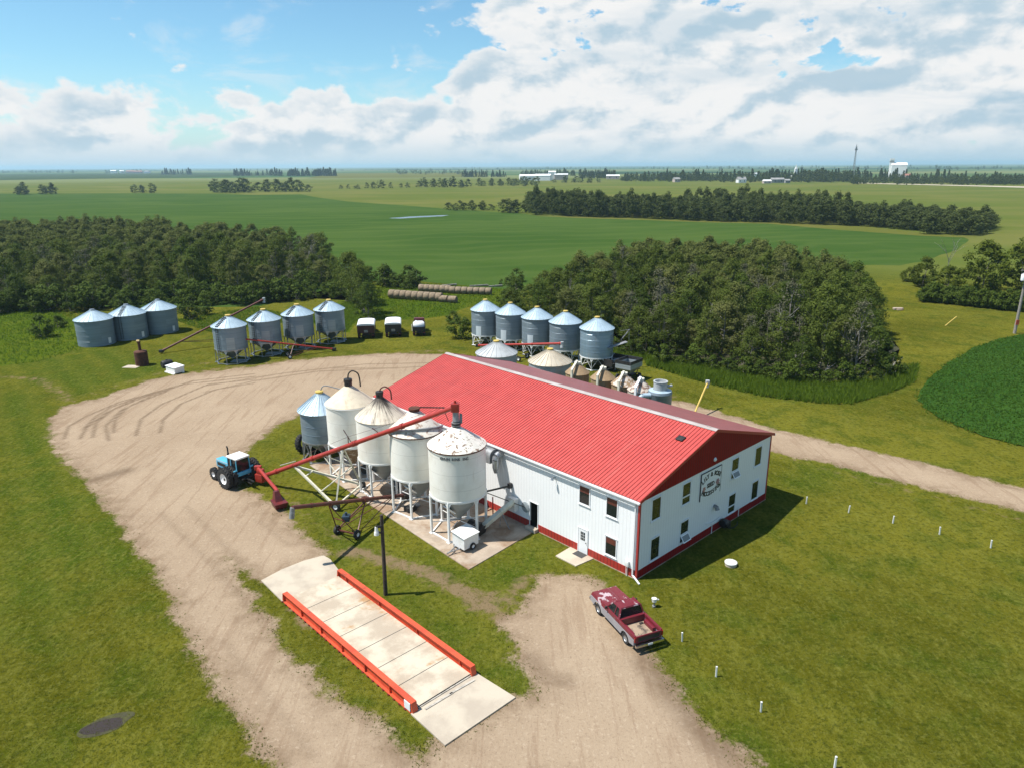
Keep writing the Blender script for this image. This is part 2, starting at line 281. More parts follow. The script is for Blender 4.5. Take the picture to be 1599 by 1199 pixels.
# ------------------------------------------------------------------ mesh builder
class MB:
    def __init__(s): s.v=[]; s.f=[]
    def add(s,vs,fs,M=None):
        k=len(s.v); s.v+= [tuple(M@Vector(p)) if M is not None else tuple(p) for p in vs]; s.f+=[tuple(i+k for i in f) for f in fs]; return s
    def box(s,x0,x1,y0,y1,z0,z1,M=None,b=0.):
        if b:
            bm=bmesh.new(); bmesh.ops.create_cube(bm,size=1)
            for v in bm.verts: v.co=Vector(((x0+x1)/2+v.co.x*(x1-x0),(y0+y1)/2+v.co.y*(y1-y0),(z0+z1)/2+v.co.z*(z1-z0)))
            bmesh.ops.bevel(bm,geom=bm.edges[:],offset=b,segments=2,affect='EDGES',profile=.6)
            bm.verts.index_update(); s.add([v.co[:] for v in bm.verts],[[v.index for v in f.verts] for f in bm.faces],M); bm.free(); return s
        return s.add([(x0,y0,z0),(x1,y0,z0),(x1,y1,z0),(x0,y1,z0),(x0,y0,z1),(x1,y0,z1),(x1,y1,z1),(x0,y1,z1)],
                     [(0,3,2,1),(4,5,6,7),(0,1,5,4),(1,2,6,5),(2,3,7,6),(3,0,4,7)],M)
    def hexa(s,b,t,M=None):
        return s.add(list(b)+list(t),[(0,3,2,1),(4,5,6,7),(0,1,5,4),(1,2,6,5),(2,3,7,6),(3,0,4,7)],M)
    def tube(s,p,q,r,r2=None,n=10,M=None):
        p=Vector(p);q=Vector(q); r2=r if r2 is None else r2; d=(q-p).normalized()
        a=d.orthogonal().normalized(); b=d.cross(a)
        vs=[];
        for c,rr in ((p,r),(q,r2)): vs+=[c+(a*math.cos(2*PI*i/n)+b*math.sin(2*PI*i/n))*rr for i in range(n)]
        fs=[(i,(i+1)%n,n+(i+1)%n,n+i) for i in range(n)]+[tuple(range(n))[::-1],tuple(range(n,2*n))]
        return s.add(vs,fs,M)
    def bar(s,p,q,w,h=None,M=None):
        p=Vector(p);q=Vector(q); h=h or w; d=(q-p).normalized(); up=Vector((0,0,1)) if abs(d.z)<.95 else Vector((1,0,0))
        a=d.cross(up).normalized()*w/2; b=a.cross(d).normalized()*h/2
        return s.hexa([p-a-b,p+a-b,p+a+b,p-a+b],[q-a-b,q+a-b,q+a+b,q-a+b],M)
    def path(s,pts,r,n=8,M=None):
        pts=[Vector(p) for p in pts]
        for i in range(len(pts)-1):
            s.tube(pts[i],pts[i+1],r,r,n,M)
        return s
    def lathe(s,prof,n=48,M=None,caps=True):
        k=len(prof); vs=[(r*math.cos(2*PI*i/n),r*math.sin(2*PI*i/n),z) for r,z in prof for i in range(n)]
        fs=[(j*n+i,j*n+(i+1)%n,(j+1)*n+(i+1)%n,(j+1)*n+i) for j in range(k-1) for i in range(n)]
        if caps: fs+=[tuple(range(n))[::-1],tuple(range((k-1)*n,k*n))]
        return s.add(vs,fs,M)
    def prism(s,poly,z0,z1,M=None):
        n=len(poly); return s.add([(x,y,z0) for x,y in poly]+[(x,y,z1) for x,y in poly],
            [tuple(range(n))[::-1],tuple(range(n,2*n))]+[(i,(i+1)%n,n+(i+1)%n,n+i) for i in range(n)],M)
    def xz(s,poly,y0,y1,M=None):
        n=len(poly); return s.add([(x,y0,z) for x,z in poly]+[(x,y1,z) for x,z in poly],
            [tuple(range(n)),tuple(range(n,2*n))[::-1]]+[((i+1)%n,i,n+i,n+(i+1)%n) for i in range(n)],M)
    def mesh(s,name,mat,smooth=35):
        me=bpy.data.meshes.new(name); me.from_pydata(s.v,[],s.f); me.materials.append(MATS[mat])
        bm=bmesh.new(); bm.from_mesh(me); bmesh.ops.recalc_face_normals(bm,faces=bm.faces[:]); bm.to_mesh(me); bm.free()
        if smooth:
            me.polygons.foreach_set('use_smooth',[True]*len(me.polygons)); me.set_sharp_from_angle(angle=R(smooth))
        return me
    def build(s,name,mat,parent=None,smooth=35,label=None):
        return link(name,s.mesh(name,mat,smooth),parent,label)
def link(name,me,parent=None,label=None):
    o=bpy.data.objects.new(name,me); COL.objects.link(o)
    if parent is not None: o.parent=parent
    if label: o['label']=label
    return o
def thing(name,label,cat,loc=(0,0,0),rz=0,group=None):
    o=bpy.data.objects.new(name,None); COL.objects.link(o); o.empty_display_size=.3
    o.location=loc; o.rotation_euler=(0,0,rz); return tag(o,label,cat,group)
def tag(o,label,cat,group=None):
    o['label']=label; o['category']=cat
    if group: o['group']=group
    return o
def kind(o,k,label=None,cat=None):
    o['kind']=k
    if label: o['label']=label
    if cat: o['category']=cat
    return o
def dup(root,loc=None,rz=None,label=None,group=None,scale=None):
    r=root.copy(); COL.objects.link(r)
    if loc is not None: r.location=loc
    if rz is not None: r.rotation_euler=(0,0,rz)
    if scale is not None: r.scale=scale
    if label: r['label']=label
    if group: r['group']=group
    for ch in list(root.children):
        c=ch.copy(); COL.objects.link(c); c.parent=r
        for g in ch.children:
            d=g.copy(); COL.objects.link(d); d.parent=c
    return r
def npmesh(name,V,Fq,mat):
    """numpy verts (N,3) and faces (M,k)"""
    me=bpy.data.meshes.new(name); V=np.asarray(V,np.float32); Fq=np.asarray(Fq,np.int32); k=Fq.shape[1]
    me.vertices.add(len(V)); me.vertices.foreach_set('co',V.ravel())
    me.loops.add(Fq.size); me.loops.foreach_set('vertex_index',Fq.ravel())
    me.polygons.add(len(Fq)); me.polygons.foreach_set('loop_start',np.arange(0,Fq.size,k,dtype=np.int32))
    me.update(calc_edges=True); me.materials.append(MATS[mat]); return me
def inpoly(P,poly):
    x,y=P[:,0],P[:,1]; c=np.zeros(len(P),bool); n=len(poly)
    for i in range(n):
        x1,y1=poly[i]; x2,y2=poly[(i+1)%n]
        t=((y1>y)!=(y2>y)); 
        with np.errstate(divide='ignore',invalid='ignore'): c^=t&(x<(x2-x1)*(y-y1)/(y2-y1+1e-12)+x1)
    return c
def dseg(P,pts,closed):
    d=np.full(len(P),1e9); n=len(pts)
    for i in range(n if closed else n-1):
        a=np.array(pts[i]); b=np.array(pts[(i+1)%n]); ab=b-a
        t=np.clip(((P-a)@ab)/(ab@ab+1e-12),0,1); d=np.minimum(d,np.hypot(*(P-a-t[:,None]*ab).T))
    return d
def sd(P,poly): return np.where(inpoly(P,poly),1,-1)*dseg(P,poly,True)

# ------------------------------------------------------------------ building frame (x along the gable wall, y along the long wall)
TH=.758; A0=Vector((8.405,43.214,0)); BW,BL,EH,RH=17.71,31.18,5.92,8.50
def BF(a,b,z=0): return Vector((A0.x+a*math.cos(TH)-b*math.sin(TH),A0.y+a*math.sin(TH)+b*math.cos(TH),z))
SUNAZ,SUNEL=R(5),R(62)          # direction the shadows run, and sun height
# ------------------------------------------------------------------ ground
YARD=GP([(450,1230),(432,1180),(395,1130),(345,1060),(310,1000),(280,950),(258,905),(240,880),(215,840),(185,800),(160,765),(125,730),(98,705),(82,680),(85,655),(105,635),(150,625),(195,610),(240,592),(300,584),(350,579),(400,573),(450,565),(520,559),(580,555),(640,553),(720,554)])+\
     [tuple(BF(17,35)[:2]),tuple(BF(14,32)[:2]),tuple(BF(1,32)[:2])]+GP([(520,632),(468,645),(440,657),(405,680),(380,702),(366,724),(368,765),(400,777),(425,797),(450,822),(480,847),(505,866),(410,905),(376,878),(352,870),(358,892),(380,930),(410,980),(455,1040),(520,1095),(590,1140),(640,1180),(665,1230)])
PARK=GP([(872,902),(905,906),(930,915),(955,935),(1000,1010),(1030,1050),(1060,1095),(1090,1130),(1130,1165),(1170,1205),(1190,1240),(690,1240),(662,1200),(690,1160),(740,1140),(805,1088),(838,1095),(848,1075),(832,1040),(805,1000),(785,970),(800,965),(825,955),(835,925),(850,905)])
ROAD=GP([(1740,800),(1599,765),(1500,740),(1400,716),(1300,693),(1200,668),(1130,648),(1075,632),(1030,622),(985,628),(1020,645),(1060,658),(1130,682),(1205,703),(1300,722),(1400,748),(1500,772),(1599,797),(1740,836)])
def edgef(P): return np.maximum(np.maximum(sd(P,YARD),sd(P,PARK)),sd(P,ROAD))
TRK=[]
def Z8(l,k,ox,oy): return GP([(x/k+ox,y/k+oy) for x,y in l])
for l in ([(1590,370),(1300,400),(1000,530),(880,620),(850,720)],[(1590,392),(1350,432),(1130,522),(1020,620),(1000,700)],[(1590,335),(1200,380),(900,480),(700,560),(600,640),(580,730)],
          [(1100,410),(850,490),(660,580),(540,670),(500,740)],[(1000,440),(750,510),(560,590),(430,660),(400,740)],[(1590,352),(1150,400),(950,470),(760,560),(660,660),(680,750)],
          [(1050,440),(800,540),(720,620),(710,700)],[(930,460),(700,540),(600,600),(520,680)]): TRK.append((Z8(l,4,0,500),.17,.9))
for l in ([(0,650),(500,570),(1000,515),(1500,505)],[(0,690),(300,620),(700,560),(1500,525)]): TRK.append((Z8(l,4,320,440),.22,.7))
TRK.append((GP([(150,748),(195,735)]),.9,.8)); TRK.append((GP([(520,575),(620,575)]),.3,.5)); TRK.append((GP([(830,1030),(850,1055),(880,1062)]),.7,.5))
for l in ([(1010,1035),(1045,1075),(1085,1130),(1130,1170)],): TRK.append((GP(l),.9,.7))
for l in ([(250,800),(330,880),(430,985),(540,1090),(640,1199)],[(290,790),(380,880),(480,985)],[(400,810),(450,850)],[(350,1000),(420,1090),(490,1180)]): TRK.append((GP(l),.25,.28))
WEAR=[(GP([(545,862),(640,884),(720,920),(790,966)]),1.3,.6),(GP([(600,872),(690,898),(740,925),(800,940)]),1.0,.5),(GP([(790,930),(830,900),(860,896)]),.9,.45),(GP([(455,950),(480,980)]),.6,.5),(GP([(300,582),(380,572),(470,562),(560,556),(690,548)]),1.6,.42),(GP([(0,588),(60,592),(110,625)]),1.5,.42),
      (GP([(140,615),(250,582),(330,565)]),1.3,.35),(GP([(440,755),(470,800),(540,850)]),.8,.35),(GP([(80,690),(95,725),(140,755)]),.5,.4),(GP([(700,560),(760,575),(820,590)]),1.2,.3),(GP([(1210,712),(1300,735),(1420,765),(1590,812)]),.7,.35),
      (GP([(900,905),(860,905),(800,895)]),.6,.3),(GP([(860,580),(960,600),(1040,620)]),2.5,.4)]
LUSH=[GP(l) for l in ([(0,600),(60,620),(90,680),(120,730),(180,800),(230,880),(0,1000)],[(0,500),(120,520),(230,560),(300,560),(250,585),(150,605),(110,620),(60,600),(0,570)],[(560,900),(640,930),(720,960),(800,1040),(835,1085),(740,1045),(530,890)],
      [(1200,760),(1330,700),(1450,740),(1300,760)],[(480,790),(600,860),(740,890),(840,850),(860,900),(780,930),(560,870)],[(1000,552),(1100,572),(1225,590),(1290,600),(1370,597),(1433,572),(1428,598),(1385,615),(1330,631),(1280,630),(1200,621),(1120,604),(1010,572)],[(1040,1030),(1120,1120),(1200,1199),(1130,1160),(1060,1090)])]
def gattrs(me,P,which):
    def put(nm,a):
        at=me.attributes.new(nm,'FLOAT','POINT'); at.data.foreach_set('value',np.asarray(a,np.float32))
    e=edgef(P); near=np.hypot(P[:,0],P[:,1])<260
    w=.34*np.exp(np.minimum(e,0)/.7)
    for pl,wd,am in WEAR: w=np.maximum(w,am*np.exp(-(dseg(P,pl,False)/wd)**2))
    put('wear',w); l=np.zeros(len(P))
    for pl in LUSH: l=np.maximum(l,np.clip((sd(P,pl)+2.)/4.,0,1))
    put('lush',l); put('edge',e)
    if 'track' in which:
        t=np.zeros(len(P))
        for pl,wd,am in TRK: t=np.maximum(t,am*np.exp(-(dseg(P,pl,False)/wd)**2))
        put('track',t)
    if 'pasture' in which: put('pasture',np.clip((np.hypot(P[:,0],P[:,1])-185)/40,0,1))
def axis(lo,hi,st,far,g=1.3):
    a=list(np.arange(lo,hi+1e-6,st)); d=st; x=hi
    while x<far: d*=g; x+=d; a.append(x)
    d=st; x=lo
    while x>-far: d*=g; x-=d; a.insert(0,x)
    return np.array(a)
def gridmesh(name,X,Y,mat,keep=None,z=0.):
    gx,gy=np.meshgrid(X,Y); P=np.stack([gx.ravel(),gy.ravel()],1); nx=len(X)
    i=np.arange((len(Y)-1)*nx).reshape(-1,nx)[:,:-1].ravel(); Q=np.stack([i,i+1,i+nx+1,i+nx],1)
    if keep is not None:
        k=keep(P); Q=Q[k[Q].any(1)]; u,inv=np.unique(Q,return_inverse=True); P=P[u]; Q=inv.reshape(-1,4)
    V=np.concatenate([P,np.full((len(P),1),z)],1); return npmesh(name,V,Q,mat),P
me,P=gridmesh('ground',axis(-80,80,.8,32000),axis(16,150,.8,32000),'lawn'); gattrs(me,P,('pasture',)); kind(link('ground',me),'structure')
mnx,mxx=min(p[0] for p in YARD),max(p[0] for p in YARD)
me,P=gridmesh('gravel_yard',np.arange(-72,34,.27),np.arange(22,112,.27),'gravel',lambda P:np.maximum(sd(P,YARD),sd(P,PARK))>-2.2,.006); gattrs(me,P,('track',)); kind(link('gravel_yard',me),'structure')
me,P=gridmesh('gravel_road',np.arange(8,75,.3),np.arange(36,96,.3),'gravel',lambda P:(sd(P,ROAD)>-2.2)&(np.maximum(sd(P,YARD),sd(P,PARK))<-2.),.004); gattrs(me,P,('track',)); kind(link('gravel_road',me),'structure')
def sheet(name,pts,mat,z,dense=None,jit=0.):
    if dense:
        q=[]
        for i in range(len(pts)):
            a=np.array(pts[i]); b=np.array(pts[(i+1)%len(pts)]); k=max(1,int(np.hypot(*(b-a))/dense))
            for j in range(k): q.append(tuple(a+(b-a)*j/k+RNG.normal(0,jit,2)))
        pts=q
    b=MB(); b.add([(x,y,z) for x,y in pts],[tuple(range(len(pts)))]); me=b.mesh(name,mat,0)
    if me.polygons[0].normal.z<0: me.flip_normals()
    return kind(link(name,me),'structure')
CROPP=GP([(-160,333),(0,320),(-60,303),(200,302.5),(330,303),(400,305),(470,304),(490,308),(545,315.5),(640,322),(700,327),(760,331),(820,334.5),(840,338),(900,341),(1000,344),(1100,348),(1200,350),(1300,359),(1440,369),(1505,371.5),(1515,375),(1490,392),(1440,409),(1400,415),(1340,414),(1240,440),(1000,460),(785,452),(640,438),(560,440),(400,480),(0,480),(-300,470)])
sheet('crop_field',CROPP,'crop_green',.02,4,.25)
sheet('stubble_strip',GP([(840,337.5),(900,339.5),(1000,342.5),(1200,348),(1290,351),(1360,355),(1440,364),(1530,370),(1506,371.5),(1440,368.8),(1300,358.5),(1200,349.8),(1100,347.6),(900,340.7)]),'pasture_strip',.035,4,.2)
sheet('meadow',GP([(480,505),(545,460),(610,440),(790,450),(800,480),(735,478),(700,492),(650,500),(560,500),(545,520)]),'meadow_green',.012,1.2,.15)
sheet('left_meadow',GP([(-90,575),(0,572),(50,566),(100,552),(125,545),(120,500),(60,478),(-90,490)]),'meadow_green',.012,1.2,.25)
RCROP=GP([(1720,500),(1599,523),(1560,530),(1520,545),(1480,568),(1450,593),(1433,618),(1440,636),(1470,655),(1520,675),(1560,688),(1599,697),(1760,740)])
sheet('potato_field',RCROP,'crop_dark',.10,1.,.12)
sheet('dark_field',GP([(-150,274),(0,273),(120,272),(300,270.5),(440,271),(420,275),(300,277.5),(130,280),(0,282),(-150,283)]),'dark_pasture',.3,60,2)
sheet('far_green_field',GP([(-100,272),(0,270.5),(160,269),(260,268),(240,266),(0,268),(-100,269)]),'crop_green',.4,60,2)
sheet('far_pale_field',GP([(480,279),(760,277),(760,270),(520,271)]),'pasture_strip',.4,60,2)
sheet('village_road',GP([(1330,285.6),(1400,287.6),(1500,289.8),(1640,293),(1640,295),(1500,291),(1400,288.6),(1330,286.6)]),'concrete_light',.15)
kind(sheet('pond',GP([(606,341.5),(640,338.8),(680,337),(702,336.5),(690,338.5),(660,340),(625,342)]),'pond_water',.045,3,.4),'structure')
cpud=G(165,1131)
def blob(c,rx,ry,rot,seed,n=48):
    r=random.Random(seed); ph=[r.uniform(0,6.3) for _ in range(4)]; o=[]
    for i in range(n):
        t=2*PI*i/n; k=1+sum(.09/(j+1)*math.sin((j+2)*t+ph[j]) for j in range(4)); x,y=rx*k*math.cos(t),ry*k*math.sin(t)
        o.append((c[0]+x*math.cos(rot)-y*math.sin(rot),c[1]+x*math.sin(rot)+y*math.cos(rot)))
    return o
simple('floor_litter',(.03,.034,.009),(.045,.04,.016),.7,.95)
simple('mud',(.04,.036,.016),(.055,.056,.01),2.5,.9)
sheet('mud_patch',blob(cpud,1.28,.66,R(28),2),'mud',.008)
sheet('puddle',blob(cpud+Vector((-.12,-.1,0)),1.05,.44,R(26),5),'water',.012)

# ------------------------------------------------------------------ concrete slabs
def slab(name,pts,z1,mat,label,cat='slab',z0=-.15,group=None):
    b=MB(); b.prism(pts,z0,z1); return tag(b.build(name,mat,None,0),label,cat,group)
pad=[BF(-.02,9.6),BF(-7.45,8.85),BF(-6.35,33.4),BF(-.02,33.4)]
o=slab('concrete_pad',[tuple(p[:2]) for p in pad][::-1],.06,'concrete','long stained concrete pad under the four white bins beside the building'); 
slab('doorstep',[tuple(BF(a,b)[:2]) for a,b in ((-.03,3.75),(-.03,6.0),(-1.75,5.9),(-1.75,3.95))],.07,'concrete_light','pale concrete doorstep slab in front of the white side door')
b=MB(); b.box(-.45,.45,-.3,.3,0,.02); o=b.build('door_mat','rubber_mat',None,0); o.location=BF(-.38,4.8,.071); o.rotation_euler=(0,0,TH+PI/2); tag(o,'dark rubber mat lying on the pale doorstep slab','mat')
b=MB(); b.box(-.42,0,-.55,.55,-.1,.28,b=.02); o=b.build('concrete_step','concrete_light',None,0); o.location=BF(-.03,9.85,0); o.rotation_euler=(0,0,TH); tag(o,'small grey concrete step below the open dark doorway','step')

# ------------------------------------------------------------------ the seed plant building
plant=thing('seed_plant','long white two-storey metal building with red roof and red base band','building',A0,TH)
def wallx(y0,y1,z0,z1,t=.08): return MB().box(0,t,y0,y1,z0,z1)
SK=.62
DY0,DY1=9.42,10.26     # open doorway in the long wall
b=MB()
for y0,y1,z0,z1 in ((.0,DY0,SK,EH),(DY1,BL,SK,EH),(DY0,DY1,2.27,EH)): b.box(0,.1,y0,y1,z0,z1)
b.box(BW-.1,BW,0,BL,SK,EH); b.build('wall','siding_white',plant,0)
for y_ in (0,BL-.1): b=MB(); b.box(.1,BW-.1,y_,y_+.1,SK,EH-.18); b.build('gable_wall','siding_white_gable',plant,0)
b=MB()
for y0,y1 in ((0,4.37),(5.27,DY0),(DY1,BL)): b.box(-.025,.075,y0,y1,.05,SK-.002)
b.box(BW-.075,BW+.025,0,BL,.05,SK-.002); b.build('base_band','siding_red',plant,0)
for y_ in (-.025,BL-.075): b=MB(); b.box(.1,BW-.1,y_,y_+.1,.05,SK-.002); b.build('base_band','siding_red_gable_shaded',plant,0)
b=MB(); b.box(-.06,BW+.06,-.06,BL+.06,-.2,.045); b.build('foundation','concrete',plant,0)
for y in (-.03,BL-.07):
    b=MB(); b.xz([(.0,EH-.175),(BW,EH-.175),(BW,EH+.02),(BW/2,RH-.06),(0,EH+.02)],y,y+.1); b.build('gable_panel','siding_red_gable_shaded',plant,0)
sl=math.atan2(RH-EH,BW/2); OV=.22
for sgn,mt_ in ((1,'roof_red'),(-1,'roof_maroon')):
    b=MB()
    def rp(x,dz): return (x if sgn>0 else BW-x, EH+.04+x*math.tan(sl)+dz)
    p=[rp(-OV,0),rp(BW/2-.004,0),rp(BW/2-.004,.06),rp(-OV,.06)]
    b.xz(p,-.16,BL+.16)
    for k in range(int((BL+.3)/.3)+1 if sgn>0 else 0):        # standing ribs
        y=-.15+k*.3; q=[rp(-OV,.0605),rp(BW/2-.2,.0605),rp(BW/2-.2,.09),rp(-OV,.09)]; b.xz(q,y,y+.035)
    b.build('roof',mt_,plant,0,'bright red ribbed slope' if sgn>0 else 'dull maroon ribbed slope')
b=MB(); zt=EH+.04+BW/2*math.tan(sl)
for s_ in (1,-1):
    X=lambda x:(BW/2+s_*x)
    b.xz([(X(0.003),zt+.125),(X(.3),zt+.125-.3*math.tan(sl)),(X(.3),zt+.1-.3*math.tan(sl)),(X(0.003),zt+.1)],-.18,BL+.18)
for k in range(12): b.box(BW/2-.05,BW/2+.05,k*2.7+.4,k*2.7+.75,zt+.12,zt+.15)
b.build('ridge_cap','ridge_cap',plant,0)
def edgestrip(y):
    b=MB()
    for s_ in (1,-1):
        X=lambda x:(x if s_>0 else BW-x); b.xz([(X(-OV-.01),EH-.12-OV*math.tan(sl)),(X(BW/2),zt-.12),(X(BW/2),zt+.1),(X(-OV-.01),EH+.12-OV*math.tan(sl))],y,y+.03)
    return b
edgestrip(-.195).build('barge_board','trim_red',plant,0); edgestrip(BL+.165).build('barge_board','trim_red',plant,0)
for x in (-OV-.13,BW+OV+.02):
    b=MB(); b.box(x,x+.11,-.19,BL+.19,EH-.17,EH-.06); b.build('gutter','trim_white',plant,0)
b=MB(); b.box(-OV,-.002,-.1,BL+.1,EH-.06,EH-.045); b.build('soffit','trim_white',plant,0)
for x,y in ((-.04,-.04),(BW-.1,-.04),(-.04,BL-.1),(BW-.1,BL-.1)):
    b=MB(); b.box(x,x+.14,y,y+.14,.03,EH-.19); b.build('corner_trim','trim_red',plant,0)
b=MB(); b.box(-.16,-.06,.22,.3,.25,EH-.17); b.bar((-.11,.26,.27),(-.4,-.55,.06),.1,.08); b.build('downspout','trim_white',plant,0)
def window(axis_,c,z0,z1,w,bars=(),awn=False,mat='glass_lawn_tint'):
    """frame as a child of the plant, pane and sill as its sub-parts; axis_ 0: on the long wall x=0, 1: on the gable wall y=0"""
    T=(lambda b0: b0)
    def bx(b,u0,u1,d0,d1,za,zb):
        if axis_==0: b.box(d0,d1,u0,u1,za,zb)
        else: b.box(u0,u1,d0,d1,za,zb)
    h=w/2; f=MB(); t=.07
    bx(f,c-h,c-h+t,-.045,.02,z0,z1); bx(f,c+h-t,c+h,-.045,.02,z0,z1); bx(f,c-h+t,c+h-t,-.045,.02,z1-t,z1); bx(f,c-h+t,c+h-t,-.045,.02,z0,z0+t)
    for zb in bars: bx(f,c-h+t,c+h-t,-.04,.02,zb-.05,zb+.05)
    w_=f.build('window','trim_white',plant,0)
    g=MB(); zl=bars[0]+.05 if (bars and awn) else z0+t
    bx(g,c-h+t,c+h-t,-.012,-.004,zl,z1-t); g.build('pane',mat,w_,0)
    if axis_==1 or mat=='glass_dark':
        k=MB(); bx(k,c-h+t,c+h-t,-.016,-.013,z1-t-(z1-z0)*.32,z1-t-.01)
        k.build('top_strip','brown_red' if mat=='glass_dark' else 'cream_paint',w_,0) if mat=='glass_dark' else None  # brown-red strip across the upper part of the long-wall panes
    k=MB(); bx(k,c-h-.05,c+h+.05,-.085,-.046,z0-.05,z0); k.build('sill','trim_white',w_,0); k=MB(); bx(k,c-h-.03,c+h+.03,-.07,-.046,z1,z1+.035); k.build('drip_cap','trim_white',w_,0)
    if awn:
        q=MB(); zt_=bars[0]-.05; L=zt_-(z0+t)
        Mx=Matrix.Translation((c,-.05,zt_))@Matrix.Rotation(R(-32),4,'X')
        for x0,x1,za,zb in ((-h+t,-h+2*t,-L,0),(h-2*t,h-t,-L,0),(-h+2*t,h-2*t,-t,0),(-h+2*t,h-2*t,-L,-L+t)): q.box(x0,x1,-.03,.0,za,zb,Mx)
        q.build('sash','trim_white',w_,0)
        q=MB(); q.box(-h+2*t,h-2*t,-.018,-.01,-L+t,-t,Mx); q.build('pane','pane_grey',w_,0)
        q=MB(); bx(q,c-h+t,c+h-t,-.006,-.002,z0+t,zt_); q.build('opening','glass_lawn_tint',w_,0)
for c,z0,z1 in ((4.78,3.9,5.36),(2.3,3.84,5.31),(2.27,.85,2.32)): window(0,c,z0,z1,1.04,(),False,'glass_dark')
for c,z0,z1,bars,aw in ((1.85,3.85,5.52,(),False),(5.47,3.78,5.48,(4.4,),False),(12.13,3.72,5.42,(4.35,),True),(15.72,3.68,5.35,(),False),
                        (1.95,.76,2.5,(),False),(5.53,.74,2.48,(1.42,),True),(12.1,.74,2.4,(1.36,),False),(15.7,.72,2.36,(),False)): window(1,c,z0,z1,1.1,bars,aw)
# side door, open doorway, lamps, hoods and ducts fixed on the walls
b=MB(); b.box(-.05,.01,4.41,5.23,.08,1.98,b=.008); door=b.build('door','trim_white',plant,0)
b=MB(); b.box(-.062,-.051,4.62,5.02,1.1,1.75); b.build('door_glass','glass_dark',door,0)
b=MB()
for y in (4.75,4.89): b.box(-.068,-.0625,y-.01,y+.01,1.1,1.75)
for z in (1.31,1.53): b.box(-.0678,-.0627,4.62,5.02,z-.01,z+.01)
b.build('glazing_bar','trim_white',door,0)
b=MB(); b.tube((-.05,4.5,.98),(-.12,4.5,.98),.035); b.build('door_handle','black_metal',door)
b=MB(); b.box(-.07,.02,4.35,4.41,.05,2.04); b.box(-.07,.02,5.23,5.29,.05,2.04); b.box(-.07,.02,4.41,5.23,1.98,2.04); b.build('door_frame','trim_white',plant,0)
b=MB(); b.box(.1,2.2,DY0-.05,DY0,0,2.3); b.box(.1,2.2,DY1,DY1+.05,0,2.3); b.box(2.2,2.3,DY0-.05,DY1+.05,0,2.3); b.box(.1,2.3,DY0-.05,DY1+.05,2.3,2.36); b.box(.1,2.2,DY0,DY1,.1,.14); b.build('entry_passage','black_box',plant,0)
b=MB(); b.box(-.04,.02,DY0-.06,DY0,.06,2.33); b.box(-.04,.02,DY1,DY1+.06,.06,2.33); b.box(-.04,.02,DY0,DY1,2.27,2.33); b.build('door_frame','trim_white',plant,0)
b=MB(); b.lathe([(.001,0),(.42,.0),(.42,.07),(.3,.12),(.001,.13)],28,Matrix.Translation((-.01,10.72,1.62))@Matrix.Rotation(R(-90),4,'Y'),False); b.build('round_vent','galvanised_light',plant)
def walllamp(y,z,nm='wall_lamp'):
    b=MB(); b.bar((0,y,z),(-.3,y,z+.12),.05); b.tube((-.3,y,z+.14),(-.36,y,z-.1),.06,.12); return b.build(nm,'steel',plant)
walllamp(7.64,5.1)
b=MB(); b.lathe([(.001,.12),(.1,.1),(.16,.03),(.17,0)],20,Matrix.Translation((9.01,-.035,6.2))@Matrix.Rotation(R(90),4,'X'),False); b.build('gable_lamp','white_paint',plant)
b=MB(); b.tube((9.5,0,2.25),(9.5,-.2,2.25),.14); b.tube((9.5,-.2,2.28),(9.5,-.3,2.0),.15,.17); b.build('vent_hood','steel_dull',plant)
b=MB(); b.lathe([(.001,-.2),(.3,-.2),(.36,-.1),(.36,.1),(.3,.2),(.001,.2)],24,Matrix.Translation((10.55,-.35,.55))@Matrix.Rotation(R(90),4,'Y'),False); b.box(10.75,11.2,-.6,-.1,.12,.6,b=.03); b.build('blower','black_metal',plant)
b=MB(); b.path([(8.4,-.06,1.15),(9.0,-.08,.95),(9.6,-.1,.95),(10.4,-.12,1.0)],.03); b.path([(9.3,-.07,1.0),(9.3,-.07,-.05)],.03); b.path([(13.0,-.08,.8),(13.2,-.1,.9),(13.2,-.1,.1)],.03); b.build('pipe','white_paint',plant)
b=MB(); b.path([(10.9,-.6,.08),(11.3,-.8,.05),(11.9,-.75,.05),(12.4,-.5,.05)],.035); b.build('hose','black_rubber',plant)
b=MB(); b.box(-.2,-.03,.62,.86,.75,1.15,b=.01); b.tube((-.1,.74,.75),(-.1,.74,.0),.03); b.tube((-.1,.84,.75),(-.1,.84,.0),.02); b.build('meter_box','white_paint',plant)
# exhaust hoods high on the long wall
b=MB(); b.lathe([(.001,-.33),(.52,-.33),(.52,.33),(.001,.33)],28,Matrix.Translation((-.42,14.15,5.12))@Matrix.Rotation(R(90),4,'X'),False); b.box(-.94,-.35,13.83,14.47,4.55,5.12); b.build('fan_hood','steel_dull',plant)
b=MB(); pts=[Vector((-.0,13.42,5.3)),Vector((-.35,13.42,5.34)),Vector((-.62,13.42,5.22)),Vector((-.72,13.42,4.95)),Vector((-.7,13.42,4.3)),Vector((-.7,13.42,3.85))]
for i in range(5): b.tube(pts[i],pts[i+1],.27 if i<4 else .26,.27 if i<3 else (.26 if i==3 else .13),20)
b.build('exhaust_duct','steel',plant)
b=MB(); b.box(-.5,-.03,11.5,12.3,1.05,2.1,b=.02); b.build('inlet_box','white_paint',plant,0)
b=MB(); b.box(-.35,-.03,12.2,12.45,2.75,3.15); b.bar((-.25,12.3,2.95),(-4.6,13.5,2.95),.09,.12); b.bar((-.2,10.6,1.7),(-2.6,14.2,3.0),.05); b.build('pipe_support','black_metal',plant)
b=MB(); Mv=Matrix.Translation((6.74,1.54,EH+.1+6.74*math.tan(sl)))@Matrix.Rotation(-sl,4,'Y')
b.box(-.28,.28,-.28,.28,0,.12,Mv,.02); b.build('roof_vent','black_metal',plant,0)

